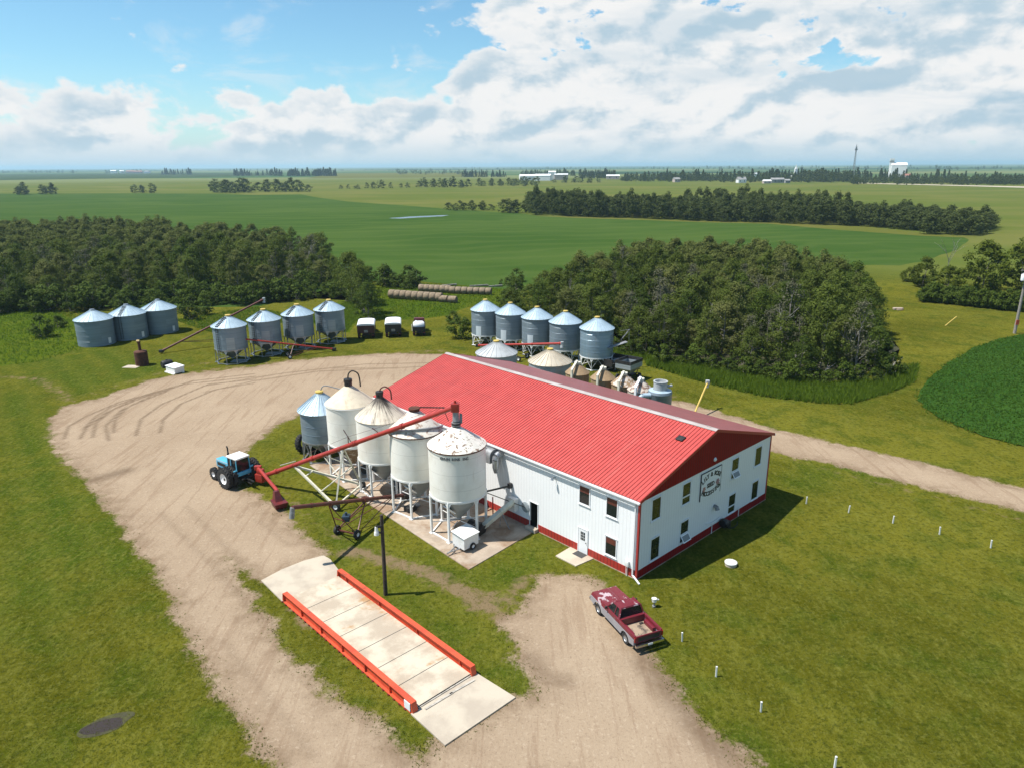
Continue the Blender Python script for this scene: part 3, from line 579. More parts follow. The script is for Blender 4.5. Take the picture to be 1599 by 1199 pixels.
# ------------------------------------------------------------------ sign on the gable wall
sign=thing('sign','white wall sign with black arched lettering and pink flowers on the gable wall','sign',BF(7.3,-.03,0),TH)
b=MB(); b.box(0,2.72,-.035,-.001,3.36,5.46); b.build('board','trim_white',sign,0)
b=MB()
for x0,x1,z0,z1 in ((-.03,2.75,5.46,5.51),(-.03,.02,3.33,5.46),(2.72,2.75,3.33,5.46)): b.box(x0,x1,-.05,-.0,z0,z1)
b.build('border','black_metal',sign,0)
def glyph(mb,ch,size,M,bold=.018):
    cu=bpy.data.curves.new('t','FONT'); cu.body=ch; cu.size=size; cu.extrude=.006; cu.align_x='CENTER'; cu.offset=bold; cu.resolution_u=3
    ob=bpy.data.objects.new('t',cu); COL.objects.link(ob); dg=bpy.context.evaluated_depsgraph_get(); dg.update()
    me=bpy.data.meshes.new_from_object(ob.evaluated_get(dg))
    mb.add([v.co[:] for v in me.vertices],[tuple(p.vertices) for p in me.polygons],M)
    bpy.data.objects.remove(ob); bpy.data.meshes.remove(me); bpy.data.curves.remove(cu)
def arctext(txt,cx,zc,rad,span,size,up=True):
    mb=MB(); k=len(txt)
    for i,ch in enumerate(txt):
        if ch==' ': continue
        t=(i-(k-1)/2)/(k-1)*span
        if up: x,z,rt=cx+rad*math.sin(t),zc+rad*math.cos(t),-t
        else: x,z,rt=cx+rad*math.sin(t),zc-rad*math.cos(t),t
        glyph(mb,ch,size,Matrix.Translation((x,-.045,z))@Matrix.Rotation(R(90),4,'X')@Matrix.Rotation(rt,4,'Z'))
    return mb
arctext('LILY & ROSE',1.38,3.0,2.0,R(66),.47).build('lettering','black_metal',sign,0)
arctext('PROCESSING',1.36,6.1,2.6,R(55),.47,False).build('lettering','black_metal',sign,0)
b=MB(); glyph(b,'SEED',.46,Matrix.Translation((1.33,-.045,4.18))@Matrix.Rotation(R(90),4,'X')); b.build('lettering','black_metal',sign,0)
simple('petal_pink',(.42,.24,.25),(.3,.17,.18),8,.6); simple('petal_lily',(.5,.28,.22),(.4,.15,.14),8,.6); simple('petal_leaf',(.06,.1,.05),None,1,.6)
def flower(cx,cz,r,k,mat):
    b=MB()
    for ring in (1.,.62,.3):
        for i in range(k):
            t=2*PI*i/k+ring; x,z=cx+r*ring*.62*math.cos(t),cz+r*ring*.62*math.sin(t); q=r*.42*ring
            b.add([(x+q*math.cos(a),-.05-.006*(1-ring)*6-.0007*i,z+q*.8*math.sin(a)) for a in [j*PI/4 for j in range(8)]],[tuple(range(8))])
    b.build('flower_emblem',mat,sign,0)
flower(2.28,4.28,.27,6,'petal_pink'); flower(.44,4.2,.22,5,'petal_lily')
b=MB()
for x,z,dx,dz in ((2.2,4.05,-.2,-.2),(2.4,4.05,.15,-.2),(.52,4.0,.16,-.16)): b.add([(x,-.047,z),(x+dx*.6-dz*.25,-.047,z+dz*.5+dx*.25),(x+dx,-.047,z+dz),(x+dx*.4+dz*.25,-.047,z+dz*.5-dx*.25)],[(0,1,2,3)])
b.build('leaf_emblem','petal_leaf',sign,0)

# ------------------------------------------------------------------ bins
def bin_(name,label,x,y,d,zb,rim,apex,body,roof,cap=None,caph=.25,capr=.3,legs=0,group=None,over=.12,ribs=0,ladder=None,door=None,hop=None,legw=.12,legm=None,brace=False,rz=TH,roofband=False,sag=.0):
    t=thing(name,label,'grain bin',(x,y,0),rz,group); r=d/2; hop=hop or body; legm=legm or body
    b=MB(); b.lathe([(r,zb),(r,rim)],56,None,False)
    for z in (np.arange(zb+.82,rim-.1,.82) if over>.05 else ()): b.lathe([(r,z-.03),(r+.018,z),(r,z+.03)],56,None,False)
    b.build('body',body,t)
    b=MB(); b.lathe([(r+over,rim-.06),(r+over+.015,rim-.02),(capr*.95,apex),(.001,apex+.01)],56,None,False)
    b.lathe([(r+over,rim-.06),(r-.02,rim-.03)],56,None,False)
    for k in range(ribs):
        a=2*PI*k/ribs; ca,sa=math.cos(a),math.sin(a)
        p=Vector(((r+over)*ca,(r+over)*sa,rim)); q=Vector((capr*ca,capr*sa,apex+.01)); b.bar(p,q,.045,.07)
    rf=b.build('roof',roof,t,25)
    if cap:
        b=MB(); b.lathe([(capr,apex-.03),(capr,apex+caph*.55),(capr*1.12,apex+caph*.6),(capr*1.08,apex+caph),(.001,apex+caph+.03)],28,None,False); b.build('cap',cap,rf)
    if legs:
        b=MB(); b.lathe([(r,zb),(r*.97,zb-.02),(.22,max(.55,zb-r*1.02)),(.22,max(.45,zb-r*1.02-.12))],40,None,False); b.build('hopper',hop,t)
        b=MB(); b.lathe([(r+.03,zb-.09),(r+.03,zb+.05),(r-.01,zb+.05)],48,None,False); b.build('ring_beam',legm,t)
        for k in range(legs):
            a=2*PI*(k+.5)/legs; rr=r-.02; ca,sa=math.cos(a),math.sin(a)
            b=MB(); b.bar((rr*ca,rr*sa,.08),(rr*ca,rr*sa,zb-.05),legw,legw); b.box(rr*ca-.16,rr*ca+.16,rr*sa-.16,rr*sa+.16,0.06,.12)
            b.hexa([(rr*ca-.06,rr*sa-.06,zb-.5),(rr*ca+.06,rr*sa-.06,zb-.5),(rr*ca+.06,rr*sa+.06,zb-.5),(rr*ca-.06,rr*sa+.06,zb-.5)],
                   [(r*math.cos(a-.13),r*math.sin(a-.13),zb),(r*math.cos(a+.13),r*math.sin(a+.13),zb),(r*.98*math.cos(a+.13),r*.98*math.sin(a+.13),zb),(r*.98*math.cos(a-.13),r*.98*math.sin(a-.13),zb)])
            b.build('leg',legm,t,0)
        b=MB()
        for k in range(legs):
            a=2*PI*(k+.5)/legs; a2=2*PI*(k+1.5)/legs; rr=r-.05
            b.bar((rr*math.cos(a),rr*math.sin(a),.12),(rr*math.cos(a2),rr*math.sin(a2),.12),.12,.1)
            if brace:
                mx,my=rr*math.cos((a+a2)/2),rr*math.sin((a+a2)/2)
                b.bar((rr*math.cos(a),rr*math.sin(a),.3),(mx,my,zb-.1),.05,.05); b.bar((rr*math.cos(a2),rr*math.sin(a2),.3),(mx,my,zb-.1),.05,.05)
            else:
                b.bar((rr*math.cos(a),rr*math.sin(a),1.0),(.2*math.cos(a),.2*math.sin(a),.9),.05,.05)
        b.build('skid_ring',legm,t,0)
    if ladder is not None:
        a=ladder; b=MB(); ca,sa=math.cos(a),math.sin(a); tx,ty=-sa,ca
        for s_ in (-.2,.2):
            b.bar(((r+.08)*ca+tx*s_,(r+.08)*sa+ty*s_,max(.3,zb-.2)),((r+.08)*ca+tx*s_,(r+.08)*sa+ty*s_,rim+.1),.04,.04)
            b.bar(((r+.1)*ca+tx*s_,(r+.1)*sa+ty*s_,rim+.1),(.5*ca+tx*s_,.5*sa+ty*s_,apex-.0),.04,.04)
        for z in np.arange(max(.5,zb),rim,.33): b.bar(((r+.08)*ca-tx*.2,(r+.08)*sa-ty*.2,z),((r+.08)*ca+tx*.2,(r+.08)*sa+ty*.2,z),.03,.03)
        for f in np.arange(.08,.95,.14):
            rr=r+.1-(r-.4)*f; z=rim+.12+(apex-rim-.06)*f; b.bar((rr*ca-tx*.26,rr*sa-ty*.26,z),(rr*ca+tx*.26,rr*sa+ty*.26,z),.11,.06)
        b.build('ladder','black_metal',t,0)
    if door is not None:
        a,w,z0,z1,mt_=door; b=MB(); k=6; rr=r+.035
        vs=[(rr*math.cos(a+w*(i/k-.5)),rr*math.sin(a+w*(i/k-.5)),z) for z in (z0,z1) for i in range(k+1)]
        b.add(vs,[(i,i+1,k+2+i,k+1+i) for i in range(k)]); b.build('access_panel',mt_,t,0)
    return t
def hose(t,pts,mat='black_rubber',r=.06):
    ps=[Vector(p) for p in pts]; out=[]
    for i in range(len(ps)-1):
        p0=ps[max(0,i-1)];p1=ps[i];p2=ps[i+1];p3=ps[min(len(ps)-1,i+2)]
        for k in range(6):
            u=k/6; out.append(.5*((2*p1)+(p2-p0)*u+(2*p0-5*p1+4*p2-p3)*u*u+(3*p1-p0-3*p2+p3)*u**3))
    out.append(ps[-1]); b=MB(); b.path(out,r,10); return b.build('fill_pipe',mat,t)
W=[(-4.15,50.3,4.3,3.36,7.24,8.55,'bin_white_stained','roof_speckled','white hopper bin with red-brown speckled roof, nearest the open doorway and white trailer'),
   (-7.75,54.1,4.2,3.26,6.98,8.5,'bin_white_stained','roof_blotched','white hopper bin with dark band hanging over its blotched roof edge'),
   (-11.12,57.66,4.2,3.26,6.85,8.5,'bin_white','roof_streaked','white hopper bin with black streaks running down its roof from the neck'),
   (-14.54,61.27,4.2,3.26,6.95,8.42,'bin_white','roof_beige','white hopper bin with plain beige roof beside the galvanised bin')]
wb=[]
for i,(x,y,d,zb,rim,ap,bm_,rm,lab) in enumerate(W):
    t=bin_('hopper_bin',lab,x,y,d,zb,rim,ap,bm_,rm,'rust' if i==1 else 'black_metal',(.3,.25,.5,.62)[i],(.32,.42,.3,.34)[i],6,'white hopper bins on the concrete pad',over=.05,hop='galvanised_light' if i<3 else 'peeling_tan',legw=.15,legm='white_paint',rz=TH+R((0,8,-5,3)[i]))
    wb.append(t)
    b=MB(); r=d/2; b.box(-.35,.35,-.03,.03,-.45,.45,Matrix.Translation((-r*.62,-r*.25,zb-.95))@Matrix.Rotation(R(-45),4,'Y')@Matrix.Rotation(R(90),4,'Z')@Matrix.Rotation(R(0),4,'X')); b.build('hopper_door','trim_white',t,0)
hose(wb[3],[(0,0,8.95),(.05,-.1,9.5),(.35,-.3,9.75),(.72,-.62,9.4),(.8,-.7,8.3)]); hose(wb[2],[(0,0,8.9),(.1,-.1,9.25),(.4,-.3,9.4),(.7,-.6,9.1),(.75,-.65,8.3)],'brown_red')
b=MB(); b.bar((.3,-.2,8.75),(1.7,-1.7,8.65),.09,.09); b.bar((1.6,-1.6,8.65),(1.9,-1.9,7.5),.05,.05); b.build('fill_pipe','brown_red',wb[1])
b=MB()                                                # loose dark band slung over the roof edge
for i in range(28):
    a0=R(150)+R(175)*i/28; a1=R(150)+R(175)*(i+1)/28
    h=lambda a:7.06+.5*math.sin((a-R(150))/R(175)*PI)*.9; rr=lambda a:2.2-.55*math.sin((a-R(150))/R(175)*PI)
    b.bar((rr(a0)*math.cos(a0),rr(a0)*math.sin(a0),h(a0)),(rr(a1)*math.cos(a1),rr(a1)*math.sin(a1),h(a1)),.16,.12)
b.build('hoop_band','steel_dull',wb[1],0)
for k in (0,1,3): 
    b=MB(); r=W[k][2]/2+.075; b.lathe([(r,W[k][4]-.13),(r+.02,W[k][4]-.09),(r,W[k][4]-.05)],56,None,False); b.build('eave_band','rust' if k<2 else 'white_paint',wb[k]) 
b=MB(); b.bar((2.15*math.cos(R(165)),2.15*math.sin(R(165)),3.4),(2.15*math.cos(R(165)),2.15*math.sin(R(165)),6.9),.05,.05) if 0 else None
# weathered lettering band on the nearest bin
b=MB(); r=2.162; txt='GRAIN BINS INC'
for i,ch in enumerate(txt):
    if ch==' ': continue
    a=R(-118)+R(52)*i/(len(txt)-1)-TH+0
    glyph(b,ch,.26,Matrix.Rotation(a,4,'Z')@Matrix.Translation((r,0,6.72))@Matrix.Rotation(R(90),4,'Z')@Matrix.Rotation(R(90),4,'X'))
b.build('lettering','grey_metal',wb[0],0)
# galvanised hopper bin at the end of the pad
gx,gy=BF(-4.25,34.3)[:2]
gh=bin_('hopper_bin','small galvanised hopper bin on braced legs at the far end of the white bins',gx,gy,3.9,2.05,5.0,6.5,'galvanised','galv_roof','yellow_paint',.22,.34,8,None,over=.22,ribs=26,legw=.09,legm='steel',brace=True)
hose(gh,[(.1,0,6.55),(.25,-.2,7.1),(.6,-.5,7.2),(1.5,-1.4,6.9),(2.6,-2.6,6.95)],'steel_dull',.05)
# row of four by the yard loop
G4=[(-40.61,101.6),(-37.0,105.9),(-33.1,109.8),(-29.1,113.6)]
for i,(x,y) in enumerate(G4):
    lab=('galvanised hopper bin with ladder at the yard end of the row of four','galvanised hopper bin second from the yard, behind the red auger spout','galvanised hopper bin third from the yard, with pale access panel','galvanised hopper bin next to the parked trucks in the row of four')[i]
    bin_('hopper_bin',lab,x,y,4.55,2.05,5.35,6.6,'galvanised','galv_roof','yellow_paint',.25,.35,10,'row of four galvanised hopper bins',over=.2,ribs=22,ladder=R(-115),door=(R(-70),.5,2.2,3.9,'galvanised_light'),legw=.09,legm='steel',rz=0,hop='galvanised')
    b=MB(); b.box(-1.0,1.0,-.8,.8,0,.07); o=b.build('hopper_pad','grey_metal',None,0); o.location=(x+.9,y-.1,.005); tag(o,('dark square pad on the ground under the yard-end hopper bin','dark square pad on the ground under the second hopper bin','dark square pad on the ground under the third hopper bin','dark square pad on the ground under the hopper bin next the trucks')[i],'pad','ground pads under the row of four')
# three flat-bottom bins
F3=[(-66.6,113.0),(-63.4,117.3),(-60.3,121.7)]
for i,(x,y) in enumerate(F3):
    lab=('flat-bottomed galvanised bin at the near left end of the row of three','middle flat-bottomed galvanised bin with a ladder up its side','flat-bottomed galvanised bin with rusty roof ladder, nearest the leaning red auger')[i]
    bin_('grain_bin',lab,x,y,5.45,.02,4.1,5.4,'galvanised','galv_roof','steel',.18,.34,0,'row of three flat-bottomed bins',over=.14,ribs=24,ladder=(None,R(-88),None)[i],rz=0,door=(R(-20),.18,.3,1.2,'white_paint'))
b=MB(); r=2.9
for s_ in (-.2,.2): b.bar((-.9+s_,-2.5,4.18),(-.15+s_,-.45,5.33),.05,.05)
for f in np.arange(.05,1,.13): b.bar((-.9-.25+.75*f,-2.5+2.05*f,4.22+1.15*f),(-.9+.25+.75*f,-2.5+2.05*f,4.22+1.15*f),.07,.05)
b.build('roof_ladder','rust',[o for o in COL.objects if o.name.startswith('grain_bin')][-1],0)
# row of five by the wood
G5=[(-4.1,111.2),(-.2,108.4),(3.75,105.0),(7.7,101.6),(11.75,97.3)]
for i,(x,y) in enumerate(G5):
    lab=('galvanised hopper bin farthest along the row of five, above the auger intake','galvanised hopper bin with bright panel, second along the row of five','middle galvanised hopper bin of the five by the wood','galvanised hopper bin behind the red auger head, fourth of five','stained galvanised hopper bin with stair bracket, nearest the dark gravity wagon')[i]
    t=bin_('hopper_bin',lab,x,y,4.4+.04*i,1.75,5.62,6.95,'galvanised' if i<4 else 'galvanised_streaked','galv_roof','yellow_paint',.22,.33,8,'row of five galvanised hopper bins by the wood',over=.14,ribs=26,door=(R(-118),.42,1.8,3.3,'sun_reflect_panel') if i<3 else None,legw=.1,legm='white_paint',brace=True,rz=0)
b=MB(); r=2.3
for z in np.arange(2.0,4.9,.28): b.bar((r*math.cos(R(-42)),r*math.sin(R(-42)),z),(r*math.cos(R(-22))*1.04,r*math.sin(R(-22))*1.04,z-.04),.05,.05)
b.bar((1.3,-2.0,3.2),(4.0,-1.0,3.85),.7,.06); b.bar((3.4,-.9,4.3),(4.4,-.3,5.4),.05,.05); b.bar((3.2,-.3,5.2),(4.5,-.3,5.4),.05,.05); b.bar((4.4,-.4,3.9),(4.4,-.4,5.4),.05,.05); b.bar((3.2,-.3,3.8),(4.4,-.4,5.2),.05,.05)
b.build('stair_bracket','steel_dull',t,0)
# two flat bins behind the roof
for i,(px,py,rm,bd,lab) in enumerate(((775,533,'galv_roof_grey','galvanised_light','squat flat bin with grey ribbed roof showing behind the building ridge'),(859,545.4,'galv_roof_tan','galvanised_light','squat flat bin with dusty tan ribbed roof behind the building ridge'))):
    p=G(px,py,5.45); bin_('grain_bin',lab,p.x,p.y,5.2,.02,4.0,5.35,bd,rm,'yellow_paint',.2,.36,0,'squat bins behind the seed plant',over=.12,ribs=24,rz=0)
# four tan feed bins with slanting legs
for i,(px,py) in enumerate(((902,565),(942,573),(975,581.5),(1001,590.5))):
    p=G(px,py,5.0); mt_=('tan_metal','tan_metal','tan_metal','peeling_white')[i]; rm=('tan_metal','tan_metal','peeling_tan','peeling_white')[i]
    lab=('tan feed bin nearest the tan-roofed squat bin, with slanting elevator leg','tan feed bin with clean cone roof, second in its row','tan feed bin with peeling white patches on its roof','feed bin with mostly peeled white roof beside the grey two-tier tank')[i]
    t=bin_('feed_bin',lab,p.x,p.y,2.75,1.3,3.75,4.75,mt_,rm,'cream_paint',.25,.34,4,'tan feed bins behind the building',over=.06,legm='tan_metal',rz=TH)
    b=MB(); b.bar((-1.55,-.5,.3),(-1.55,-.5,4.45),.26,.2); b.bar((-1.6,-.5,4.35),(-.15,-.05,5.15),.24,.2); b.bar((-1.72,-.9,1.6),(-1.72,-.9,3.2),.06,.06); b.build('elevator_leg','cream_paint' if i!=3 else 'trim_white',t,0)
    b=MB()
    for z in (1.8,2.3,2.8,3.3): b.bar((-1.36,-.95,z),(-1.2,-1.35,z),.05,.05)
    b.bar((-1.42,-.9,1.6),(-1.42,-.9,3.5),.05,.05); b.bar((-1.2,-1.3,1.6),(-1.2,-1.3,3.5),.05,.05); b.build('ladder','black_metal',t,0)
p=G(1031,607,4.45)
cy=thing('dust_tank','grey two-tier round metal tank with white elbow duct behind the building','tank',(p.x,p.y,0),TH)
b=MB(); b.lathe([(1.25,.0),(1.25,4.0),(1.28,4.05),(1.2,4.3)],40,None,True); b.build('body','galvanised',cy)
b=MB(); b.lathe([(1.2,4.3),(.75,4.42)],40,None,False); b.build('shoulder','galv_roof',cy)
b=MB(); b.lathe([(.72,4.35),(.72,5.2),(.76,5.22),(.76,5.3),(.6,5.3),(.6,5.0),(.001,5.0)],32,None,False); b.tube((.5,-.5,4.75),(1.0,-.75,4.75),.14); b.build('neck','galv_roof_grey',cy)
b=MB(); 
for q,w in zip([(-1.1,.4,3.9),(-1.75,.9,3.9),(-2.0,1.1,3.6),(-2.05,1.1,2.4)],[(-1.75,.9,3.9),(-2.0,1.1,3.6),(-2.05,1.1,2.4),(-2.05,1.1,.2)]): b.tube(q,w,.26,.26,16)
b.build('elbow_duct','galv_roof',cy)

# ------------------------------------------------------------------ wheels helper
def wheel(mbt,mbr,c,r,w,ax,hub=.5,lugs=0):
    """tyre into mbt, rim into mbr; ax = axle direction"""
    ax=Vector(ax).normalized(); M=Matrix.Translation(c)@ax.to_track_quat('Z','Y').to_matrix().to_4x4(); h=w/2; k=r*hub
    mbt.lathe([(k,-h*.8),(r*.8,-h),(r*.96,-h*.85),(r,-h*.5),(r,h*.5),(r*.96,h*.85),(r*.8,h),(k,h*.8)],36,M,False)
    for i in range(lugs):
        a=2*PI*i/lugs
        for s_ in (-1,1):
            a2=a+(PI/lugs if s_>0 else 0)
            mbt.bar(M@Vector((r*.995*math.cos(a2),r*.995*math.sin(a2),s_*h*.95)),M@Vector((r*1.0*math.cos(a2+.16),r*1.0*math.sin(a2+.16),s_*h*.1)),.06,.08)
    mbr.lathe([(k,-h*.8),(k*.92,-h*.5),(k*.35,-h*.25),(.001,-h*.3)],24,M,False); mbr.lathe([(k,h*.8),(k*.92,h*.5),(k*.35,h*.25),(.001,h*.3)],24,M,False)
def wheelpart(parent,c,r,w,ax,hub=.5,lugs=0,rim='rim_white',name='wheel'):
    t,q=MB(),MB(); wheel(t,q,c,r,w,ax,hub,lugs); o=t.build(name,'black_rubber',parent); q.build('rim',rim,o); return o

# ------------------------------------------------------------------ big swing auger
A=Vector((-22.3,58.9,.75)); B=Vector((-4.3,50.4,10.0)); au=thing('grain_auger','long red grain auger rising from the tractor to the top of the nearest white bin','grain auger',(0,0,0))
P=lambda t:A.lerp(B,t)
b=MB(); b.tube(A,B,.19,.19,16)
for t in (.09,.3,.52,.53,.76): b.tube(P(t),P(t+.012),.24,.24,16)
b.build('tube','red_paint',au)
b=MB(); b.path([P(.13)+Vector((-.1,-.1,.45)),P(.5)+Vector((0,0,.75)),P(.95)+Vector((0,0,.3))],.012,6) ; b.bar(P(.5),P(.5)+Vector((0,0,.8)),.06,.06); b.bar(P(.52),P(.5)+Vector((-.3,-.1,1.4)),.05,.05); b.bar(P(.66),P(.63)+Vector((-.1,0,.7)),.05,.05); b.build('truss','brown_red',au)
b=MB(); b.box(-.3,.3,-.3,.3,-.35,.3,Matrix.Translation(B+Vector((.1,0,.05))),.04); b.tube(B+Vector((.1,0,.3)),B+Vector((.1,0,.55)),.1); b.build('head','red_paint',au)
b=MB(); b.tube(B+Vector((.12,0,-.2)),(-4.16,50.32,8.95),.22,.26,16); b.tube((-4.16,50.32,8.9),(-4.16,50.32,8.62),.34,.36,16); b.bar(B+Vector((.5,.1,-.5)),(-3.8,50.3,8.8),.12,.2); b.build('spout','steel_dull',au)
b=MB(); b.box(-.4,.4,-.35,.35,-.4,.35,Matrix.Translation(A)@Matrix.Rotation(R(-25),4,'Z'),.05); b.box(-.25,.25,-.25,.25,.35,.75,Matrix.Translation(A)@Matrix.Rotation(R(-25),4,'Z'),.04); b.build('gearbox','red_paint',au)
hp=G(434,782,.5)
b=MB(); s0=A+Vector((-.3,.3,.75)); s1=hp+Vector((-.05,.35,.75)); b.tube(s0,s1,.15,.15,14); b.box(-.3,.3,-.18,.18,-.2,.2,Matrix.Translation(s0),.03); b.build('swing_tube','red_paint',au)
b=MB(); d=(s1-s0); az=math.atan2(d.y,d.x); M=Matrix.Translation((hp.x,hp.y,0))@Matrix.Rotation(az,4,'Z')
b.hexa([(-.25,-.42,.12),(.75,-.42,.12),(.75,.42,.12),(-.25,.42,.12)],[(-.45,-.5,.62),(.95,-.55,.62),(.95,.55,.62),(-.45,.5,.62)],M)
b.hexa([(-.45,-.3,.62),(.4,-.3,.62),(.4,.3,.62),(-.45,.3,.62)],[(-.4,-.2,1.35),(-.0,-.2,1.4),(-.0,.2,1.4),(-.4,.2,1.35)],M); b.build('intake_hopper','maroon',au)
wl,wr=Vector((-14.5,53.72,.38)),Vector((-13.24,58.01,.38)); axd=(wr-wl).normalized()
b=MB(); b.bar(wl,wl.lerp(wr,1.),.14,.14)
for w_ in (wl,wr):
    b.bar(w_,P(.2)+Vector((0,0,-.1)),.17,.17); b.bar(w_,P(.47),.12,.12)
l1,l2=wl.lerp(P(.2),.35),wr.lerp(P(.2),.35); b.bar(l1,l2,.08,.08); m1,m2=wl.lerp(P(.47),.5),wr.lerp(P(.47),.5); b.bar(m1,m2,.08,.08); b.bar(l1,m2,.05,.05); b.bar(l1,m1,.05,.05); b.bar(l2,m2,.05,.05)
b.bar(wl.lerp(P(.2),.72),wr.lerp(P(.2),.72),.08,.08); b.bar(m1,P(.36),.06,.06); b.bar(m2,P(.36),.06,.06); b.bar(P(.17)+Vector((-.6,-.5,.35)),P(.21)+Vector((0,0,.3)),.05,.05)
b.build('undercarriage','cream_paint',au,0)
for w_ in (wl,wr): wheelpart(au,w_,.38,.26,axd,.5)
# ------------------------------------------------------------------ brown transfer auger
A=Vector((-9.1,55.6,.5)); B=Vector((-15.2,45.2,4.55)); au=thing('grain_auger','weathered brown grain auger on two wheels, reaching from the white bins towards the truck scale','grain auger')
P=lambda t:A.lerp(B,t)
b=MB(); b.tube(A,B,.15,.15,14); b.tube(P(.38),P(.42),.24,.24,14)
for t in (.1,.7,.85): b.tube(P(t),P(t+.012),.19,.19,14)
b.build('tube','brown_red',au)
b=MB(); b.tube(B,B+Vector((-.08,-.12,-.75)),.16,.19,14); b.build('spout','steel_dull',au)
b=MB(); b.box(-.35,.35,-.3,.3,-.35,.15,Matrix.Translation(A)@Matrix.Rotation(R(60),4,'Z'),.03); b.build('intake','black_metal',au)
w1,w2=Vector((-13.5,49.87,.34)),Vector((-11.82,49.11,.34)); axd=(w2-w1).normalized()
b=MB(); b.bar(w1,w2,.1,.1)
for w_ in (w1,w2): b.bar(w_,P(.4)+Vector((0,0,-.15)),.08,.08); b.bar(w_,P(.72)+Vector((0,0,-.1)),.07,.07); b.bar(w_,P(.12),.05,.05)
mid=w1.lerp(w2,.5); b.bar(mid+Vector((.2,.3,1.0)),P(.3),.06,.06); b.bar(w1.lerp(P(.72),.45),w2.lerp(P(.72),.45),.06,.06)
b.build('undercarriage','brown_red',au,0)
b=MB(); M=Matrix.Translation(mid+Vector((-.1,.5,.95))); b.box(-.28,.28,-.3,.3,-.22,.22,M,.04); b.tube(mid+Vector((-.1,.5,1.1)),mid+Vector((-.1,.5,1.4)),.1); b.build('engine','navy_paint',au)
for w_ in (w1,w2): wheelpart(au,w_,.36,.24,axd,.45)
# ------------------------------------------------------------------ other augers
def auger(label,A,B,r=.13,wm=None,track=1.8,mat='red_paint',spout=True,wr_=.35,legm='brown_red',t0=.45):
    A=Vector(A);B=Vector(B); au=thing('grain_auger',label,'grain auger'); P=lambda t:A.lerp(B,t)
    b=MB(); b.tube(A,B,r,r,14)
    for t in (.02,.33,.66,.97): b.tube(P(t),P(t+.012),r*1.3,r*1.3,14)
    b.build('tube',mat,au)
    if spout: b=MB(); b.tube(B,B+Vector((0,-.05,-.6)),r*1.1,r*1.5,14); b.box(-.2,.2,-.2,.2,-.2,.25,Matrix.Translation(B),.03); b.build('spout','galv_roof_grey',au)
    b=MB(); b.box(-.3,.3,-.25,.25,-.2,.2,Matrix.Translation(A),.03); b.build('intake','black_metal',au)
    if wm is not None:
        wm=Vector(wm); d=(B-A); ax=Vector((-d.y,d.x,0)).normalized(); w1,w2=wm+ax*track/2,wm-ax*track/2; w1.z=w2.z=wr_
        b=MB(); b.bar(w1,w2,.09,.09)
        for w_ in (w1,w2): b.bar(w_,P(t0),.08,.08); b.bar(w_,P(t0-.28),.06,.06)
        b.build('undercarriage',legm,au,0)
        for w_ in (w1,w2): wheelpart(au,w_,wr_,.22,ax,.5)
    return au
auger('red auger lying low in front of the row of four hopper bins',(-27.2,107.2,.3),(-38.9,101.2,3.4),.12,(-33.0,103.4,0))
auger('old rusty red auger leaning up past the leftmost of the row of four bins',(-53.2,106.3,.35),(-40.6,117.2,6.3),.15,(-45.,113.6,0),2.4,'brown_red',True)
auger('bright red auger running level in front of the row of five bins',(-5.2,106.6,.9),(7.0,97.7,3.3),.17,(1.6,101.3,0),2.2,'red_paint',True,.4,'black_metal')
p=G(1105,597,3.2); q=BF(27.5,19.5,.3)
auger('yellow auger tube sticking up beside the gravel road behind the building',(p.x-2.6,p.y-4.2,.25),(p.x,p.y,3.2),.1,None,0,'yellow_paint',True)
# conveyor on the pad
A=Vector((-2.35,49.75,.55)); 
cv=thing('belt_conveyor','beige tube conveyor slanting from the pad up to the inlet box on the wall','conveyor'); B=BF(-.55,11.55,2.0)
b=MB(); d=(B-A).normalized(); b.bar(A,B-d*.1,.42,.3); b.tube(B-d*1.3,B,.26,.26,16); b.build('housing','cream_paint',cv)
b=MB(); M=Matrix.Translation((A.x-.35,A.y-.15,0))@Matrix.Rotation(TH+.25,4,'Z'); b.hexa([(-.5,-.4,.1),(.5,-.4,.1),(.5,.4,.1),(-.5,.4,.1)],[(-.65,-.5,.75),(.65,-.5,.75),(.65,.5,.75),(-.65,.5,.75)],M); b.box(-.3,.3,-.25,.25,.75,.95,M); b.build('intake_hopper','black_metal',cv,0)
b=MB(); b.bar(A.lerp(B,.6),BF(-1.6,12.,.06),.06,.06); b.bar(A.lerp(B,.6),BF(-1.4,11.1,.06),.06,.06); b.build('leg','steel_dull',cv)
# dark fan box under the second white bin
p=G(642,797)
fb=thing('aeration_fan','dark flat aeration fan standing on the pad under the band-hung white bin','fan',(p.x,p.y,.06),TH)
b=MB(); b.box(-.5,.35,-.35,.35,.02,.42,None,.05); b.build('housing','black_box',fb); b=MB(); b.tube((.3,0,.25),(.85,.05,.22),.2,.17,18); b.build('outlet','steel_dull',fb)
for i in (0,2,3):
    q=Vector((W[i][0]+1.1,W[i][1]-.2,.06)); M=None
    f=thing('aeration_fan',('dark fan unit in the shade under the speckle-roofed white bin','','dark fan unit in the shade under the streak-roofed white bin','dark fan unit in the shade under the beige-roofed white bin')[i],'fan',q,TH+.6*i)
    b=MB(); b.lathe([(.001,-.3),(.42,-.3),(.42,.3),(.001,.3)],24,Matrix.Translation((0,0,.5))@Matrix.Rotation(R(90),4,'X'),False); b.build('housing','black_metal',f); b=MB(); b.box(-.45,.45,-.3,.3,.0,.14,None,.02); b.build('base','steel_dull',f)
# red pipe stand
st=thing('pipe_stand','small red pipe stand between the nearest white bin and the wall','stand',BF(-1.5,13.3,.06),TH)
b=MB(); b.path([(-.35,0,.9),(.35,0,.9),(.35,0,.25)],.05); b.path([(-.35,0,.9),(-.35,0,0)],.05); b.path([(.35,0,.9),(.35,0,1.9)],.05); b.build('frame','red_paint',st)
